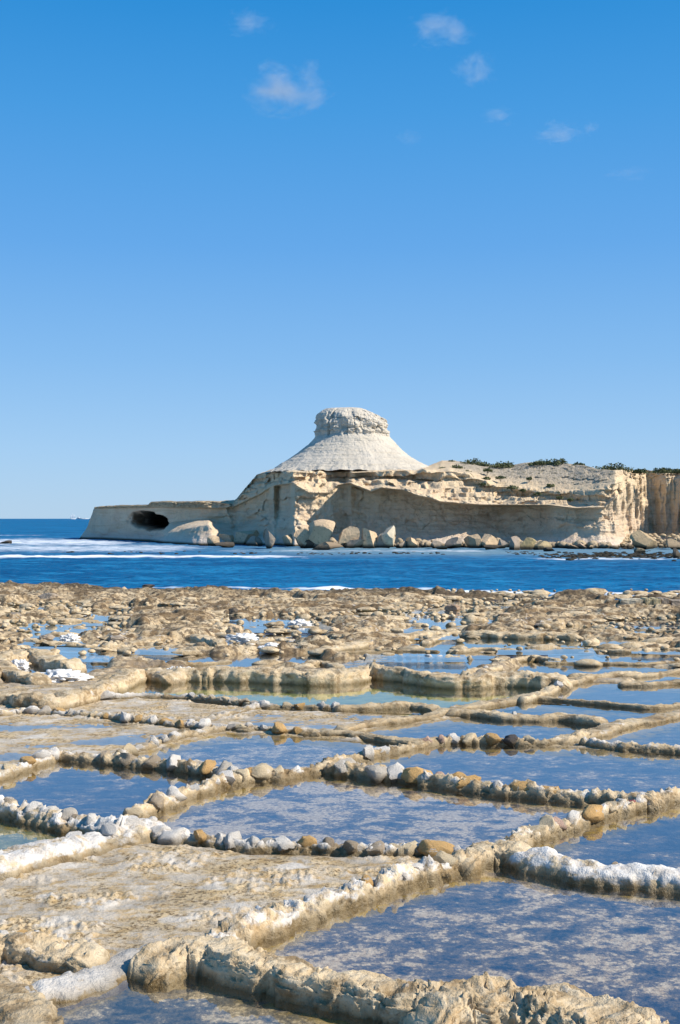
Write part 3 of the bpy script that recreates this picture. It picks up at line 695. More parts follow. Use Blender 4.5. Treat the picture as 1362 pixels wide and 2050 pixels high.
    for (sx_, sw, colr) in lst:
        sy = float(np.interp(sx_, pxs, pys))
        a, b, _ = P(sx_, sy+sw*.12, h*.72)
        r = sw*.5*b/F*.92
        st = link('stone', STONES[rs.randrange(16)], parent=o)
        e = 1.3 if colr in 'to' and rs.random() < .6 else 1.0
        r *= rs.uniform(.85, 1.2); st.scale = (r*e*rs.uniform(1.1, 1.35), r*rs.uniform(.8, 1.05), r*rs.uniform(.7, .95) if sw < 56 else r*.68)
        st.location = (a-cen[0], b-cen[1], h*.68)
        st.rotation_euler = (rs.uniform(-.3, .3), rs.uniform(-.3, .3), rs.uniform(-.6, .6) if sw > 56 else rs.uniform(0, 6.28))
        k = rs.uniform(.88, 1.12); st.color = tuple(min(1, v*k) for v in STONE_COL[colr][:3])+(1,)
    return o

NEAR = 'low walls between the salt pans'
# nearest ridge along the bottom of the photo
wall([(305,1908),(340,1893),(380,1885),(440,1888),(500,1912),(560,1922),(620,1946),(700,1958),(770,1972),(830,1985),(880,1980)], .17, .30, 'thick tan weathered rock wall with deeply shaded face along the front, left portion', 'rough', .14)
wall([(860,1990),(900,1980),(960,1975),(1040,1975),(1110,1988),(1180,2015),(1260,2060),(1330,2120)], .22, .50, 'broad rounded cream rock hump closing the bottom right pan', 'rough', .16, hvar=.15)
wall([(-90,1885),(0,1872),(70,1876),(130,1888),(185,1898)], .15, .30, 'rugged tan wall at left edge with orange stone and blue white salt on it', 'rough', .24, [(0,70,'w'),(45,62,'o')])
wall([(340,1885),(290,1900),(250,1920),(190,1945),(120,1968),(50,1985),(-20,2000),(-90,2010)], .055, .32, 'bright white salt encrusted low ridge slanting between two front rock walls', 'smooth', .50)
wall([(-90,1960),(0,1975),(40,2000),(60,2040),(50,2100)], .08, .34, 'tan rock lump in the bottom left corner below the white ridge', 'rough', .16)
wall([(400,1885),(440,1866),(500,1843),(560,1822),(640,1795),(720,1768),(790,1745),(850,1728),(900,1716),(935,1706)], .10, .21, 'sunlit cream diagonal wall rising to the right beside the bottom right pan', 'mortar', .34, [(640,44,'w'),(700,44,'w'),(735,34,'o'),(790,52,'w'),(830,50,'w'),(853,34,'t'),(892,62,'t')])
wall([(930,1712),(965,1697),(1000,1694),(1050,1700)], .13, .30, 'knobbly brown rock lump where the diagonal wall meets the white wall', 'rough', .08)
wall([(1040,1700),(1080,1706),(1130,1718),(1200,1730),(1290,1736),(1370,1745),(1460,1755)], .12, .30, 'thick smooth white salt covered wall at right with dark hollow in its face', 'smooth', .44, [(1235,34,'b')])
wall([(1010,1690),(1040,1672),(1090,1652),(1130,1640),(1180,1624),(1240,1609),(1300,1596),(1400,1575)], .09, .15, 'diagonal stone wall at right with one dark red stone near its upper end', 'mortar', .28, [(1012,44,'w'),(1040,48,'t'),(1072,50,'t'),(1100,50,'t'),(1113,36,'p'),(1145,46,'w'),(1160,30,'t'),(1182,56,'o'),(1205,30,'o'),(1224,44,'t'),(1248,30,'w'),(1264,28,'r'),(1290,42,'t')])
wall([(240,1650),(290,1658),(350,1668),(400,1672),(460,1678),(500,1684),(560,1684),(620,1684),(690,1690),(760,1696),(800,1696),(870,1696),(940,1704)], .07, .15, 'row of mixed white and tan boulders behind the big dry pan', 'mortar', .38, [(280,46,'w'),(318,48,'w'),(352,62,'w'),(400,42,'o'),(438,38,'w'),(468,44,'w'),(505,44,'w'),(535,36,'g'),(566,50,'w'),(618,50,'o'),(660,44,'b'),(700,50,'b'),(757,48,'b'),(790,30,'t'),(818,46,'t'),(872,66,'o'),(915,40,'w')])
wall([(-60,1602),(0,1607),(60,1616),(120,1627),(180,1638),(250,1652)], .12, .22, 'wall of big white crusted stones with shaded face at far left', 'mortar', .40, [(-20,40,'b'),(18,44,'b'),(65,52,'w'),(100,46,'w'),(132,46,'g'),(158,34,'b'),(188,52,'w'),(222,44,'w'),(250,44,'w')])
wall([(300,1640),(250,1652),(190,1668),(130,1682),(70,1696),(0,1715),(-90,1738)], .12, .46, 'wide smooth white and grey salt bank sloping down to the left edge', 'smooth', .42, [(300,44,'w'),(262,52,'w'),(225,56,'w'),(150,50,'w')])
wall([(240,1640),(290,1610),(340,1592),(390,1572),(440,1557),(500,1545),(560,1541),(620,1533),(665,1523)], .09, .17, 'sunlit pale diagonal wall with a peaked white stone, left of centre', 'mortar', .26, [(265,40,'t'),(310,44,'b'),(350,48,'w'),(385,44,'w'),(425,40,'w'),(455,42,'w'),(480,36,'t'),(497,34,'o'),(525,44,'t'),(557,38,'t')])
wall([(650,1524),(680,1515),(720,1507),(760,1499),(800,1492),(850,1482),(900,1476),(940,1476),(980,1477),(1025,1479),(1080,1480),(1130,1476),(1180,1466)], .07, .16, 'wall with a bright white slab, a row of round stones and one black stone', 'mortar', .22, [(735,40,'w'),(765,40,'w'),(857,26,'p'),(884,28,'p'),(911,30,'w'),(942,32,'t'),(980,38,'o'),(1025,34,'d'),(1062,32,'t')])
wall([(650,1528),(700,1533),(750,1540),(800,1543),(850,1550),(900,1557),(940,1562),(1000,1570),(1050,1574),(1100,1579),(1160,1584),(1230,1590),(1310,1598)], .10, .16, 'shaded grey wall topped by orange and pinkish stones right of centre', 'mortar', .26, [(690,50,'g'),(725,32,'g'),(752,50,'g'),(795,46,'w'),(822,26,'g'),(835,50,'o'),(876,40,'p'),(913,42,'o'),(945,38,'o'),(975,30,'t'),(1000,36,'w'),(1048,48,'o'),(1105,48,'o')])
wall([(112,1503),(180,1509),(240,1514),(300,1520),(350,1524),(400,1531),(440,1536),(485,1546)], .09, .15, 'dark sided wall of humped stones above the blue pan at left', 'mortar', .28, [(210,38,'b'),(255,46,'b'),(305,42,'b'),(350,46,'w'),(385,42,'w'),(417,36,'o'),(447,36,'g'),(470,26,'w')])
wall([(120,1502),(80,1512),(40,1527),(0,1543),(-90,1580)], .09, .17, 'short sunlit white and tan wall running to the left edge', 'mortar', .36, [(20,40,'t'),(50,32,'o'),(80,38,'w'),(105,44,'w')])
wall([(240,1506),(262,1496),(310,1484),(350,1472),(400,1461),(450,1453),(500,1452),(560,1457),(600,1461),(640,1463)], .06, .17, 'low crusted wall with small orange stones at the edge of the half dry pan', 'mortar', .30, [(257,46,'t'),(310,28,'w'),(330,30,'w'),(346,26,'w'),(500,24,'w'),(526,26,'w'),(562,38,'o'),(598,28,'o')])
wall([(640,1462),(700,1464),(750,1472),(800,1479),(850,1480),(885,1474)], .07, .22, 'flat topped tan rock wall in the middle between two blue pans', 'rough', .16)
wall([(-60,1424),(0,1425),(60,1420),(130,1424),(190,1428),(280,1437),(350,1445),(430,1450),(505,1455)], .07, .13, 'long curved row of small rounded stones at left with shaded side', 'mortar', .34, lumps=(-20,500,28,'wwwgto'))
wall([(90,1404),(150,1400),(200,1393),(250,1390),(300,1388),(380,1391)], .06, .15, 'white crusted low wall with two orange stones left of the green pan', 'mortar', .42, [(98,28,'o'),(122,28,'o'),(210,32,'w')])
wall([(380,1390),(430,1396),(480,1402),(525,1408)], .07, .13, 'short dark row of stones on the rim of the dry pan', 'mortar', .16, lumps=(385,515,20,'gbgw'))
wall([(395,1442),(440,1430),(480,1420),(520,1410),(570,1410),(640,1411),(680,1412)], .05, .16, 'pale smooth wall bending round the corner below the green pan', 'mortar', .34, [(525,26,'w'),(575,22,'t'),(600,22,'o'),(645,20,'w'),(672,20,'w')])
wall([(675,1412),(730,1410),(790,1408),(830,1407),(868,1414)], .09, .24, 'rough brown wall in front of the green pan, centre', 'rough', .14)
wall([(680,1456),(740,1444),(800,1436),(850,1430),(900,1418),(950,1408),(1000,1400),(1050,1392),(1090,1384)], .08, .24, 'rough tan diagonal wall running up right from the middle', 'rough', .16)
wall([(900,1420),(960,1421),(1010,1428),(1080,1430),(1130,1430),(1205,1440)], .10, .26, 'knobbly grey brown wall in front of a small blue pan at right', 'rough', .14, [(1030,22,'w')])
wall([(1050,1394),(1110,1396),(1180,1402),(1250,1408),(1310,1412),(1370,1405)], .08, .20, 'thin tan wall between two small blue pans near the right edge', 'rough', .18)
wall([(1045,1396),(1090,1382),(1120,1368),(1160,1356),(1210,1348),(1280,1344)], .12, .36, 'wide tan diagonal rock wall at the right end of the green pan', 'rough', .18, [(1115,24,'w'),(1105,20,'t')])
wall([(1120,1478),(1190,1460),(1250,1446),(1310,1434),(1362,1424),(1460,1404)], .08, .34, 'broad sunlit tan wall slanting up to the right edge', 'rough', .22)
wall([(1165,1480),(1220,1486),(1280,1491),(1340,1494),(1480,1502)], .07, .13, 'thin white topped dark sided wall at the right edge', 'mortar', .36, [(1190,22,'b'),(1262,26,'t')])
wall([(345,1338),(420,1337),(500,1340),(580,1342),(640,1345),(700,1341),(740,1332),(800,1338),(860,1346),(930,1352),(1000,1347),(1060,1348),(1130,1352)], .21, .36, 'long high rock wall with dark shaded face behind the green pan', 'rough', .13, hvar=.15)
wall([(-80,1385),(0,1382),(60,1390),(120,1392),(180,1378),(225,1360),(260,1345),(300,1338),(350,1346)], .24, .75, 'big sunlit tan rock bank left of the green pan', 'rough', .18, hvar=.4)
wall([(-80,1325),(0,1318),(40,1300),(80,1302),(110,1318),(150,1325)], .24, .9, 'large pale rounded rock bank at the left edge', 'rough', .2)
wall([(-80,1350),(0,1338),(40,1345),(80,1355)], .2, .6, 'weathered tan rock lump below the pale bank at the left edge', 'rough', .2)
wall([(185,1322),(250,1325),(330,1328),(400,1326),(462,1320)], .09, .24, 'thin dark sided ridge in front of the left blue pool', 'rough', .15)
wall([(276,1300),(330,1302),(380,1300),(430,1302)], .09, .22, 'thin tan ledge left of the middle far pools', 'rough', .15)
wall([(210,1287),(280,1283),(340,1270),(400,1272),(440,1284)], .2, .6, 'rounded tan rock hump with shaded foot among the far left pools', 'rough', .2)
wall([(50,1280),(110,1284),(180,1292)], .11, .34, 'long low grey topped ledge at far left', 'rough', .2)
wall([(180,1296),(250,1297),(320,1294),(420,1298)], .08, .25, 'low shaded ledge just below the grey topped ledge', 'rough', .2)
wall([(500,1290),(540,1276),(580,1280),(620,1293)], .17, .5, 'cream rock hump with white salt below it in the middle distance', 'rough', .26)
wall([(640,1296),(700,1288),(760,1278),(820,1268),(890,1262)], .16, .8, 'broad sunlit rock bank rising to the right in the middle distance', 'rough', .18)
wall([(650,1306),(740,1302),(800,1300),(850,1301),(880,1302)], .07, .25, 'thin ledge in front of the broad sunlit rock bank', 'rough', .2)
wall([(600,1334),(640,1322),(680,1330)], .12, .45, 'isolated dark lump between the two middle pools', 'rough', .12)
wall([(660,1316),(720,1313),(800,1314),(850,1315),(900,1317),(950,1318)], .03, .09, 'dotted line of tiny white and grey stones crossing the middle pool', 'mortar', .4, lumps=(735,955,21,'wtgb'))
wall([(900,1302),(960,1297),(1040,1299),(1110,1296),(1180,1298),(1260,1300),(1362,1297),(1460,1300)], .11, .3, 'long brown ledge in front of the upper right pool', 'rough', .14)
wall([(935,1262),(1000,1264),(1060,1266),(1100,1266),(1160,1268)], .2, .8, 'flat topped dark faced rock wall behind the upper right pool', 'rough', .16, hvar=.15)
wall([(1160,1270),(1240,1272),(1300,1268),(1362,1276),(1460,1280)], .15, .7, 'rugged brown rock bank at the right edge behind the upper pool', 'rough', .15)
wall([(930,1346),(950,1338),(990,1336),(1010,1322),(1050,1315),(1080,1314),(1120,1320)], .12, .35, 'tan rock wall curving up between the two middle right pools', 'rough', .2, [(975,24,'w')])
wall([(1090,1324),(1150,1323),(1220,1325),(1300,1326),(1362,1322),(1460,1325)], .08, .24, 'long thin ledge between two pools on the right', 'rough', .2)
wall([(1140,1350),(1220,1350),(1290,1348),(1362,1340),(1460,1345)], .10, .35, 'brown knobbly ridge at right with a small pool behind it', 'rough', .15)
wall([(1240,1366),(1300,1366),(1362,1362),(1460,1366)], .09, .25, 'short dark tipped ledge at the right edge beside a blue pool', 'rough', .12)
wall([(850,1284),(880,1272),(910,1262),(940,1258)], .12, .4, 'small tan ledge at the left end of the upper right pool', 'rough', .2)
wall([(815,1236),(850,1235),(900,1236),(960,1238)], .05, .14, 'row of small dark and white stones across a far pool', 'mortar', .3, lumps=(820,960,15,'gbwd'))
wall([(1225,1246),(1262,1257),(1300,1260),(1362,1257),(1420,1258)], .06, .2, 'thin brown stone line between the two far right pools', 'rough', .2, lumps=(1230,1300,13,'bgt'))

# ------------------------------------------------------------------ loose rocks on the shelf
def boulder(name, seed, loc, dims, col, label, cat='rock', cuts=7, mat=None, rot=0., sub=4, group=None, rough=.10, tilt=0., cutd=(.5, .85)):
    V, Fa = rock_verts(seed, 5 if cat == 'boulder' else sub, cuts, cutd, rough, 1.1, 1.0 if cat == 'boulder' else .95)
    V = V*np.array(dims)
    me = mesh_from(name, V, Fa, True)
    try: me.set_sharp_from_angle(angle=R(20))
    except Exception: pass
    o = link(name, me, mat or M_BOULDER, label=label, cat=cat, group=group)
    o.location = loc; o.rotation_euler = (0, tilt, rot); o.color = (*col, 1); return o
TAN = (.64, .47, .30); GREY = (.38, .31, .24); DARK = (.10, .085, .07); CREAM = (.62, .54, .40)
for i, (px, py, wpx, hpx, c, lab) in enumerate([
  (98,1196,40,20,GREY,'craggy grey rock standing on the shelf at far left'),
  (625,1212,34,14,DARK,'dark flat block in the middle of the shelf'),
  (466,1224,26,14,DARK,'brown block beside a dry hollow left of centre'),
  (65,1174,40,9,DARK,'blackened rock on the seaward rim at far left'),
  (298,1174,24,9,DARK,'round black rock on the seaward rim, left of centre'),
  (202,1270,20,13,GREY,'small boulder standing in the left far pool'),
  (230,1279,40,14,GREY,'white streaked rock below the left far pool'),
  (378,1262,18,11,(.30,.19,.10),'small reddish brown boulder by the pool'),
  (365,1270,24,14,GREY,'dark sided rock next to the reddish boulder'),
  (470,1264,34,24,TAN,'tan upright rock left of the white salt patch'),
  (905,1216,34,13,(.40,.28,.2),'pinkish brown block near the far right'),
  (955,1224,38,13,(.45,.36,.2),'olive tan slab lying on the shelf'),
  (1012,1232,30,12,TAN,'leaning tan slab on the shelf right of centre'),
  (700,1237,34,10,GREY,'flat grey stone on the shelf centre'),
  (730,1246,24,10,GREY,'white crusted stone beside the flat grey stone'),
  (672,1265,34,16,TAN,'tan pointed rock on top of the sunlit bank'),
  (1350,1259,34,10,GREY,'dark rock by the far right pool at the edge'),
  (1340,1206+20,30,10,(.3,.24,.16),'brown rocks below the cut stone blocks'),
  (1090,1251,34,8,GREY,'pale stones in the dip on the flat topped wall'),
  (95,1276,30,12,GREY,'pointed dark rock beside the leftmost far pool'),
  (28,1233,36,14,GREY,'dark faced rock at the far left edge'),
  ]):
    hpx *= .8; a, b, _ = P(px, py+hpx*.35, .08); sw = wpx*.5*b/F*1.1; sh = hpx*.5*b/F*1.25
    boulder('rock', 700+i, (a, b, .08+sh*.5), (sw, sw*.75, sh), c, lab, rot=i*1.3 % .8-.4, sub=4, rough=.16)
for i, (px, py, wpx, lab) in enumerate([
  (485,1275,70,'bright white salt heap between the small middle pools'),
  (345,1345,30,'white salt lump at the left end of the long high wall'),
  (365,1345,60,'grey white salt crust on the left end of the long high wall'),
  (125,1352,110,'white salt bank inside the left pool'),
  (600,1246,50,'small white salt spill at the back of the middle shelf'),
  (610,1285,60,'white salt slope running down to the middle pool'),
  (1266,1211,20,'tiny white salt heap in front of the cut stone blocks'),
  (140,1276,44,'white salt heap near the left far pool'),
  (40,1329,40,'white salt crust beside the pale bank at the left edge'),
  (545,1296,60,'blue white salt crust below the cream rock hump'),
  ]):
    a, b, _ = P(px, py+3, .08); sw = wpx*.42*b/F
    V, Fa = rock_verts(760+i, 5, 0, (.8, .9), .42, 2.6); V = V*np.array((sw, min(sw*.8, .7), .10+sw*.04))
    me = mesh_from('salt_heap', V, Fa, True); me.materials.append(M_SALT if 'M_SALT' in globals() else simple('salt', (.70, .68, .65), .8, .1, 12)); M_SALT = me.materials[0]
    o = link('salt_heap', me, label=lab, cat='salt'); o.location = (a, b, .06)

# cut stone blocks at the right of the rim
def blocks():
    a, b, _ = P(1322, 1219, .05)
    e = bpy.data.objects.new('cut_stone_wall', None); COL.objects.link(e); e.location = (a, b, 0)
    e['label'] = 'short wall of large cut stone blocks by the sea at the right edge'; e['category'] = 'wall'
    import bmesh
    xs = [(1243,1288,'c'),(1288,1303,'t'),(1303,1318,'t'),(1318,1338,'g'),(1338,1400,'g'),(1400,1470,'g')]
    for i, (x0, x1, c) in enumerate(xs):
        wx = (x1-x0)/F*b; h = [.30,.34,.34,.34,.28,.28][i]; bm = bmesh.new(); bmesh.ops.create_cube(bm, size=1)
        bmesh.ops.scale(bm, vec=(wx*.96, .55, h), verts=bm.verts); bmesh.ops.bevel(bm, geom=bm.edges[:], offset=.025, segments=2, affect='EDGES')
        bmesh.ops.subdivide_edges(bm, edges=bm.edges[:], cuts=2, use_grid_fill=True)
        for v in bm.verts: v.co += Vector(random.Random(int(v.co.x*999+v.co.z*77)).uniform(-.012, .012) for _ in range(3))
        me = bpy.data.meshes.new('block'); bm.to_mesh(me); bm.free(); me.materials.append(M_BOULDER)
        o = link('block', me, parent=e); o.location = (((x0+x1)/2-1322)/F*b, (i % 2)*.05+(.12 if i < 1 else 0), h*.5+.02); o.color = (*dict(c=CREAM, t=(.60,.50,.30), g=GREY)[c], 1); o.rotation_euler.z = (i*.37 % .2)-.1
blocks()

# ------------------------------------------------------------------ boulders fallen at the foot of the cliff
ROT = [
 (421,1090,52,28,GREY,'leaning dark sided boulder at the left end of the boulder row',.5),(427,1093,32,17,TAN,'small rounded boulder in front of the leftmost leaning one',0),
 (457,1091,40,24,TAN,'tan wedge boulder, third from the left of the row',.3),(495,1091,52,30,TAN,'peaked tan boulder with pale lit right slope',-.2),
 (455,1096,42,9,DARK,'low flat dark rock awash beside the wedge boulder',0),(507,1093,32,16,GREY,'squat grey block right of the peaked boulder',0),
 (542,1098,38,36,GREY,'big round dark grey boulder standing in the water',.1),(579,1093,42,30,TAN,'angular tan block with dark left face',.4),
 (604,1092,34,26,TAN,'brown block tucked behind the largest boulder',-.3),(642,1090,66,40,TAN,'largest tan boulder with smooth sunlit right side',.15),
 (636,1094,30,28,GREY,'grey upright slab leaning on the largest boulder',.3),(622,1096,34,18,DARK,'black wet rock below the largest boulder',0),
 (657,1101,64,13,(.28,.21,.14),'long flat brown rock in the shallow water in front',0),(697,1086,44,30,TAN,'pale tan block with flat sunlit face and dark left side',.5),
 (738,1086,50,32,TAN,'wide pale boulder with sunlit top, centre of the row',-.3),(784,1084,38,30,CREAM,'tilted cream slab leaning to the right',-.6),
 (708,1097,58,19,GREY,'flat dark grey rock at the water in the centre',0),(762,1095,38,24,GREY,'craggy grey rock beneath the wide pale boulder',0),
 (778,1089,36,20,TAN,'low tan boulder below the tilted cream slab',0),(822,1092,38,18,TAN,'low tan boulder at the right of the centre group',.2),
 (805,1097,44,13,GREY,'low grey stones by the water beside the tan boulder',0),(913,1097,38,18,GREY,'dark smooth boulder at the foot of the pale talus',0),
 (945,1096,28,26,(.45,.34,.22),'brown upright boulder left of the broad grey one',.2),(970,1097,44,23,TAN,'broad grey tan boulder with lit top in the right group',0),
 (1030,1101,38,28,GREY,'large dark grey boulder of the right group',.2),(1056,1100,32,19,(.45,.35,.18),'yellowish boulder beside the large dark grey one',0),
 (1084,1101,34,15,(.45,.35,.2),'block shaped yellow brown rock right of the yellowish boulder',0),(1103,1104,24,8,DARK,'small dark rock in the water right of the group',0),
 (870,1098,28,13,GREY,'small grey boulder alone left of the right group',0),(985,1100,38,11,DARK,'low dark rock below the broad grey tan boulder',0),
 (1008,1098,28,17,GREY,'ridged grey rock left of the large dark grey boulder',.3),(1286,1099,66,30,(.50,.37,.22),'huge tan flat topped block on the right beach',.0),
 (1350,1100,44,19,(.46,.34,.21),'wedge of tan rock at the right edge of the beach',.3),(1276,1108,26,9,(.42,.34,.22),'small tan rock at the waterline below the huge block',0),
 (1356,1118,28,17,DARK,'dark rock in the water at the right edge',0),(1146,1098,22,10,(.42,.3,.2),'first of three small brown stones at the foot of the pale wall',0),
 (1166,1098,20,9,(.5,.36,.26),'middle one of three small pinkish stones below the pale wall',0),(1184,1099,16,9,TAN,'last small tan stone before the rubble beach',0),
 (888,1100,24,9,GREY,'tiny flat grey stone between the small boulder and the dark smooth one',0),(15,1090,30,11,(.13,.10,.08),'lone brown reef rock in the surf at far left',0)]
for i, (px, yb, wpx, hpx, c, lab, tl) in enumerate(ROT):
    D = min(KS/(yb-HZ), 136.5 if px > 1120 else 141.5)
    if px > 1250: D = min(D, 143)
    if 100 < px < 600: D = min(KS/(yb-HZ), 163.5 if px < 560 else 150)
    if px < 100: D = KS/(1089-HZ)
    a, b, z = PD(px, yb, D); sw = wpx*.5*D/F; sh = hpx*.5*D/F
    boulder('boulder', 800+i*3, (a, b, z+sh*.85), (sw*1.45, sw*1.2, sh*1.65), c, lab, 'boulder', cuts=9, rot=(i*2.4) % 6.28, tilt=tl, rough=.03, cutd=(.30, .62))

def scatter_stuff(name, pts, sizes, mat, label, cat, sub=2, col=None, flat=.6, salt=None):
    VV = []; FF = []; k = 0; base = [rock_verts(900+j, sub, 5, (.5, .85), .1) for j in range(6)]
    rs = np.random.RandomState(len(pts))
    for j, (p_, s) in enumerate(zip(pts, sizes)):
        V, Fa = base[j % 6]; a = rs.uniform(0, 6.28); c, s_ = math.cos(a), math.sin(a)
        st_ = 1.8 if name == 'shelf_slabs' else 1.; a = a*.12 if st_ > 1 else a; c, s_ = math.cos(a), math.sin(a)
        V2 = np.stack([(V[:, 0]*c-V[:, 1]*s_)*st_, V[:, 0]*s_+V[:, 1]*c, V[:, 2]*flat*rs.uniform(.7, 1.2)], 1)*s+np.array(p_)
        VV.append(V2); FF.append(Fa+k); k += len(V)
    V = np.concatenate(VV); me = mesh_from(name, V, np.concatenate(FF), True, dict(salt=np.zeros(len(V))+(salt or 0)))
    o = link(name, me, mat, label=label, cat=cat, kind='stuff')
    if col: o.color = (*col, 1)
    return o
rs = np.random.RandomState(3); pts = []; sz = []
for _ in range(650):
    px = rs.uniform(1180, 1560); u = rs.rand(); py = 1100-u*30*min(1, (px-1160)/80); D = 139+u*11
    pts.append(PD(px, py, D)); sz.append(rs.uniform(.12, .42)*(1 if rs.rand() > .08 else 1.5))
rub = []; rsz = []
for _ in range(420):
    px = rs.uniform(425, 1230); k_ = np.interp(px, [425, 470, 560, 660, 860, 1000, 1230], [164, 163, 160, 147.5, 144.5, 144, 138])
    py = HZ+KS/k_-abs(rs.normal(0, 5)); rub.append(PD(px, py, k_-abs(rs.normal(0, .6)))); rsz.append(min(.75, rs.gamma(2, .17)+.1))
scatter_stuff('fallen_rubble', rub, rsz, M_BOULDER, 'angular rubble filling the gaps between the boulders under the cliff', 'rubble', col=(.46, .36, .24), flat=.8)
scatter_stuff('rubble', pts, sz, M_BOULDER, 'tan rubble heaped along the foot of the right hand cliff', 'rubble', col=(.54, .42, .27))
pts = []; sz = []
for _ in range(900):
    px = rs.uniform(1060, 1560); py = rs.normal(1113, 3.2); py += 3*max(0, (1120-px)/60)*0
    if rs.rand() > sm(1060, 1180, px)*.9+.1: continue
    D = KS/(py-HZ); pts.append(PD(px, py, D)); sz.append(rs.uniform(.1, .35))
for _ in range(260):
    px = rs.uniform(90, 1100); py = rs.choice([1108, 1109.5, 1106])+rs.normal(0, .6); 
    if fbm(np.array([[px*.012, py*.2, 0]]), 1, 2, 5)[0] < .05: continue
    D = KS/(py-HZ); pts.append(PD(px, py, D)); sz.append(rs.uniform(.1, .3))
scatter_stuff('reef_rock', pts, sz, M_BOULDER, 'dark reef stones breaking the shallow water', 'reef', col=(.14, .115, .085), flat=.5)
# loose stones over the far shelf
def in_cell(x, y):
    for W in CW:
        ins = False
        for k in range(len(W)):
            a = W[k]; b = W[(k+1) % len(W)]
            if (a[1] > y) != (b[1] > y) and x < (b[0]-a[0])*(y-a[1])/(b[1]-a[1]+1e-12)+a[0]: ins = not ins
        if ins: return True
    return False
CW = [[P(a, b+2, zr)[:2] for a, b in pts] for pts, zr, *_ in CELLS]
pts = []; sz = []
while len(pts) < 1100:
    py = 1188+abs(rs.normal(0, 62)); px = rs.uniform(-150, 1500)
    if py > 1345: continue
    D = CZ*F/(py-HZ); x_ = (px-CX)/F*D
    if in_cell(x_, D): continue
    pts.append((x_, D, .07+rs.uniform(-.05, .04))); sz.append(rs.gamma(3, .026)+.04)
scatter_stuff('shelf_slabs', pts, sz, M_ROCK, 'flat weathered slabs and knobs of limestone covering the far shelf', 'rock', salt=.12, flat=.45, sub=3)
pts = []; sz = []
for _ in range(1500):
    py = 1186+abs(rs.normal(0, 55)); px = rs.uniform(-100, 1460)
    if py > 1340: continue
    D = CZ*F/(py-HZ); pts.append(((px-CX)/F*D, D, .07+rs.uniform(-.03, .05))); sz.append(rs.uniform(.03, .11)*(1 if rs.rand() > .06 else 2))
scatter_stuff('shelf_stones', pts, sz, M_ROCK, 'small loose stones strewn over the rock shelf', 'stones', salt=.18)

# ------------------------------------------------------------------ shrubs
def leaf_material():
    t = NT('scrub_leaf'); co = t.n('ShaderNodeTexCoord').outputs['Object']; n = t.noise(co, 3, 4, .6)
    c = t.mix(t.rng(n, .35, .65), (.055, .075, .025), (.13, .14, .06))
    return t.out(t.n('ShaderNodeBsdfPrincipled', i_Base_Color=c, i_Roughness=.8).outputs[0])
M_LEAF = leaf_material(); M_TWIG = simple('twig', (.16, .12, .08))
def shrub(seed, loc, rx, rz, label, group=None, n=None):
    rs = np.random.RandomState(seed); n = n or int(260+240*rx)
    e = bpy.data.objects.new('shrub', None); COL.objects.link(e); e.location = loc; e['label'] = label; e['category'] = 'shrub'
    if group: e['group'] = group
    VV = []; u = rs.normal(size=(n, 3)); u /= np.linalg.norm(u, axis=1)[:, None]; u[:, 2] = np.abs(u[:, 2])
    r = rs.uniform(.45, 1.05, n); r *= 1+.55*fbm(u*1.0+seed, 1.8, 3, seed % 80)
    c = u*r[:, None]*np.array([rx, rx*.7, rz])
    s = rs.uniform(.10, .22, n)
    for k in range(4):
        pass
    a = rs.normal(size=(n, 3)); a /= np.linalg.norm(a, axis=1)[:, None]; b = np.cross(a, rs.normal(size=(n, 3))); b /= np.linalg.norm(b, axis=1)[:, None]
    V = np.stack([c+a*s[:, None], c+b*s[:, None]*.5, c-a*s[:, None]*.8, c-b*s[:, None]*.5], 1).reshape(-1, 3)
    me = mesh_from('foliage', V, np.arange(n*4).reshape(-1, 4), False); link('foliage', me, M_LEAF, parent=e)
    VV = []; FF = []
    for k in range(6):
        t = rs.uniform(-.6, .6, 2); tip = np.array([t[0]*rx, t[1]*rx*.6, rz*.7]); q = .03
        VV += [(-q, 0, -.3), (q, 0, -.3), (0, q, -.3), tuple(tip)]; j = k*4; FF += [(j, j+1, j+3), (j+1, j+2, j+3), (j+2, j, j+3)]
    me = mesh_from('branches', VV, FF, False); link('branches', me, M_TWIG, parent=e)
SH = [(943,929,26,12,'first long low shrub on the skyline right of the hill'),(968,931,18,8,'small shrub just right of the first skyline shrub'),
 (1008,931,28,8,'flat shrub on the skyline above the scree slope'),(1085,926,30,7,'wide flat shrub on top of the scree'),(1118,926,20,9,'taller tuft at the right end of the wide flat shrub'),
 (1158,930,14,6,'small skyline shrub where the scree drops to the right'),(1230,939,38,13,'largest dark shrub on the right skyline'),(1281,941,16,5,'low shrub just right of the largest dark one'),
 (1328,941,24,7,'second last shrub near the right edge'),(1356,941,16,5,'last skyline shrub at the right edge'),(905,924,8,4,'tiny tuft left of the skyline shrubs')]
for i, (px, py, hw, hh, lab) in enumerate(SH):
    D = np.interp(px, [850, 900, 1000, 1150, 1210, 1245], [164, 163, 159, 154, 150, 151])
    a, b, z = PD(px, py+4, D); shrub(40+i, (a, b, z-.1), hw/F*D, (hh+3)/F*D, lab)
sc_ = [(1002,956,9,'green'),(888,938,8,'olive'),(916,936,12,'dark'),(935,946,9,'olive'),(977,942,10,'green'),(974,958,9,'dark'),(970,970,11,'olive'),(1025,977,12,'green'),(1047,981,7,'dark'),(1077,988,7,'green'),(1102,972,8,'olive'),(1122,986,9,'green'),(1178,990,10,'grey'),(1120,996,7,'olive'),(1142,1000,6,'olive'),(1060,958,6,'grey')]
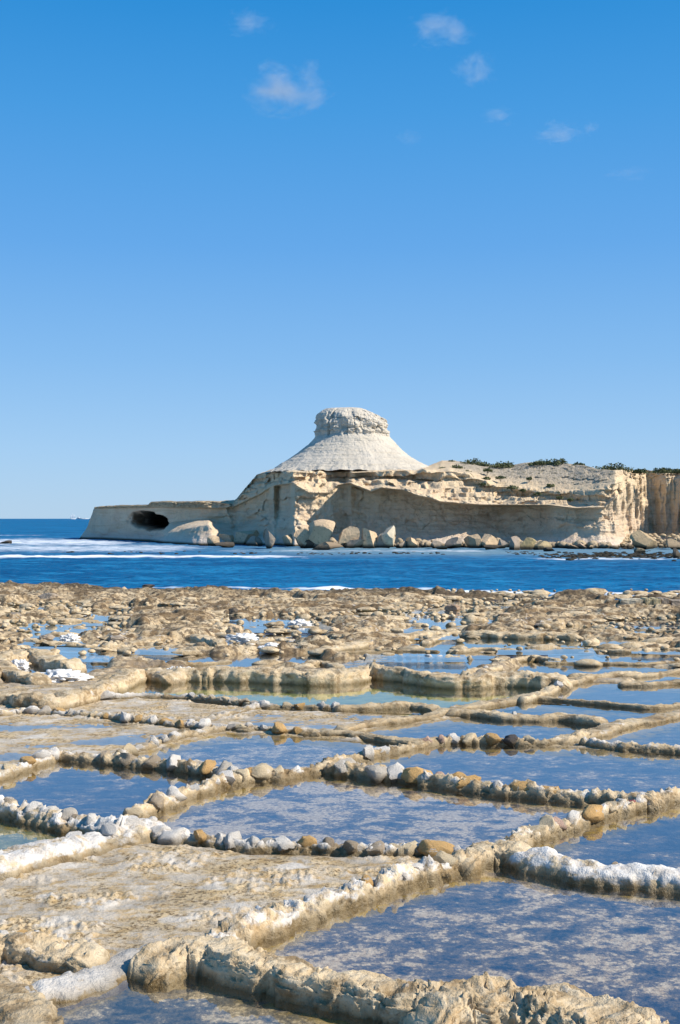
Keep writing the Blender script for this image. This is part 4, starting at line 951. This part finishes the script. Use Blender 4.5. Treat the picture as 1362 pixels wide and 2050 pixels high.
TUFT = ['round green tuft high on the scree under the flat skyline shrub','olive tuft at the far left of the ledges beside the hill','dark wide tuft just below the first skyline shrub','olive tuft left of centre on the upper scree',
 'green tuft below the small second skyline shrub','dark small tuft under the green upper one','olive tuft at the left edge of the scree above the ledges','wide green tuft low in the middle of the scree','small dark tuft right of the wide low green one',
 'little green tuft at the foot of the scree','olive tuft alone in the open middle of the scree','green tuft to the lower right of the open scree','grey green tuft nearest the right corner of the scree','tiny olive tuft on the ledge rim','tiny olive tuft furthest right along the ledge rim','tiny grey tuft in the centre of the upper scree']
for i, (px, py, hw, c) in enumerate(sc_):
    D0 = np.interp(py, [925, 945, 960, 1000], [157, 153, 150.5, 145.5])-np.interp(px, [880, 1180], [0, 2.5])
    a, b, z = PD(px, py, D0); shrub(70+i, (a, b, z-.1), hw/F*D0, hw*.55/F*D0, TUFT[i], 'scrub tufts on the scree slope', n=150)

# ------------------------------------------------------------------ far ships on the horizon
def ship():
    D = 5200.; a, b, _ = PD(146, 1040, D); white = simple('white_sail', (.8, .8, .78), .6, .05, .2)
    e = bpy.data.objects.new('sailing_ship', None); COL.objects.link(e); e.location = (a, b, SEA)
    e['label'] = 'distant white sailing ship on the horizon at left'; e['category'] = 'ship'
    L = 26
    prof = [(-1, 0), (-.9, .9), (-.4, 1), (.4, 1), (.85, .8), (1, 0)]
    V = []; 
    for x, wv in prof: V += [(x*L/2*.9, wv*2.5*.6, -1), (x*L/2, wv*3, 3), (x*L/2, -wv*3, 3), (x*L/2*.9, -wv*2.5*.6, -1)]
    Fq = []
    for i in range(len(prof)-1):
        for k in range(4): Fq.append((i*4+k, i*4+(k+1) % 4, (i+1)*4+(k+1) % 4, (i+1)*4+k))
    link('hull', mesh_from('hull', V, Fq, False), white, parent=e)
    for x, h in ((-7, 17), (0, 22), (7, 18)):
        q = .25
        link('mast', mesh_from('mast', [(x-q, -q, 2), (x+q, -q, 2), (x+q, q, 2), (x-q, q, 2), (x-q, -q, h+2), (x+q, -q, h+2), (x+q, q, h+2), (x-q, q, h+2)], [(0, 1, 5, 4), (1, 2, 6, 5), (2, 3, 7, 6), (3, 0, 4, 7), (4, 5, 6, 7)], False), white, parent=e)
        V = []; 
        for r in range(5):
            t = r/4; bul = math.sin(t*3.14)*.8
            V += [(x-3.2*(1-.6*t), -.4-bul, 4+t*(h-3)), (x+.3, -.5-bul*1.6, 4+t*(h-3)), (x+3.6*(1-.6*t), -.4-bul, 4+t*(h-3))]
        V += [(v[0], v[1]+.15, v[2]) for v in V]
        Fq = [(r*3+c, r*3+c+1, r*3+c+4, r*3+c+3) for r in range(4) for c in range(2)]; Fq += [tuple(15+i for i in f[::-1]) for f in Fq]
        link('sail', mesh_from('sail', V, Fq, True), white, parent=e)
    a2, b2, _ = PD(166, 1040, 6000)
    e2 = bpy.data.objects.new('cargo_ship', None); COL.objects.link(e2); e2.location = (a2, b2, SEA)
    e2['label'] = 'long low pale ship far off beside the sailing ship'; e2['category'] = 'ship'
    pale = simple('pale_hull', (.45, .5, .55), .6, .05, .2)
    def box(nm, x0, x1, y, z0, z1, rake=0):
        V = [(x0+rake, -y, z0), (x1-rake, -y, z0), (x1-rake, y, z0), (x0+rake, y, z0), (x0, -y, z1), (x1, -y, z1), (x1, y, z1), (x0, y, z1)]
        link(nm, mesh_from(nm, V, [(0, 3, 2, 1), (4, 5, 6, 7), (0, 1, 5, 4), (1, 2, 6, 5), (2, 3, 7, 6), (3, 0, 4, 7)], False), pale, parent=e2)
    box('hull', -30, 32, 5, -1, 4, 3); box('superstructure', -26, -16, 4, 4, 10); box('hatch', -12, 2, 4, 4, 5.5); box('hatch', 6, 20, 4, 4, 5.5); box('funnel', -23, -20, 1, 10, 13)
ship()

# ------------------------------------------------------------------ small clouds
def cloud_material(den, seed):
    t = NT('cloud_vapour'); co = t.n('ShaderNodeTexCoord').outputs['Object']
    ln = t.n('ShaderNodeVectorMath', operation='LENGTH', i_0=co).outputs['Value']
    n = t.n('ShaderNodeTexNoise', i_Vector=t.n('ShaderNodeVectorMath', operation='ADD', i_0=co, i_1=(seed, seed*.7, 0)).outputs[0], i_Scale=1.9, i_Detail=6, i_Roughness=.66, i_Distortion=.5).outputs[0]
    v = t.math('SUBTRACT', t.math('ADD', t.math('MULTIPLY', n, 2.6), -.72), t.math('MULTIPLY', ln, .95))
    dn = t.math('MULTIPLY', t.rng(v, .0, .75), den)
    pv = t.n('ShaderNodeVolumePrincipled', i_Color=(.97, .97, 1, 1), i_Density=dn, i_Anisotropy=.3)
    t.n('ShaderNodeOutputMaterial', i_1=pv.outputs[0]); return t.m
for i, (px, py, hw, hh, den, lab) in enumerate([
  (572,178,100,50,1.,'largest wispy white cloud in the upper left of the sky'),(500,46,55,24,.7,'faint cloud wisp at the very top left of centre'),
  (882,60,72,32,.9,'white cloud near the top right of centre'),(952,138,48,34,.8,'cloud puff just below the top right cloud'),
  (998,232,40,20,.6,'small faint cloud below the two top right ones'),(1120,266,52,24,.9,'small bright cloud at right'),
  (1182,256,24,14,.7,'tiny cloud scrap right of the small bright cloud'),(818,276,34,18,.28,'barely visible cloud wisp in the middle of the sky'),
  (1258,348,50,14,.28,'faintest cloud streak low at the right')]):
    D = 3000.; a, b, z = PD(px, py, D); s = D/F; V, Fa = ICO[4]
    me = mesh_from('cloud', V, Fa, True); o = link('cloud', me, cloud_material(den*.013, 3.7*i+1.3), label=lab, cat='cloud')
    o.location = (a, b, z); o.scale = (hw*s*1.15, hw*s*.9, hh*s*1.3)
S.cycles.volume_max_steps = 128; S.cycles.volume_step_rate = 2
S.cycles.max_bounces = 6; S.cycles.transparent_max_bounces = 8
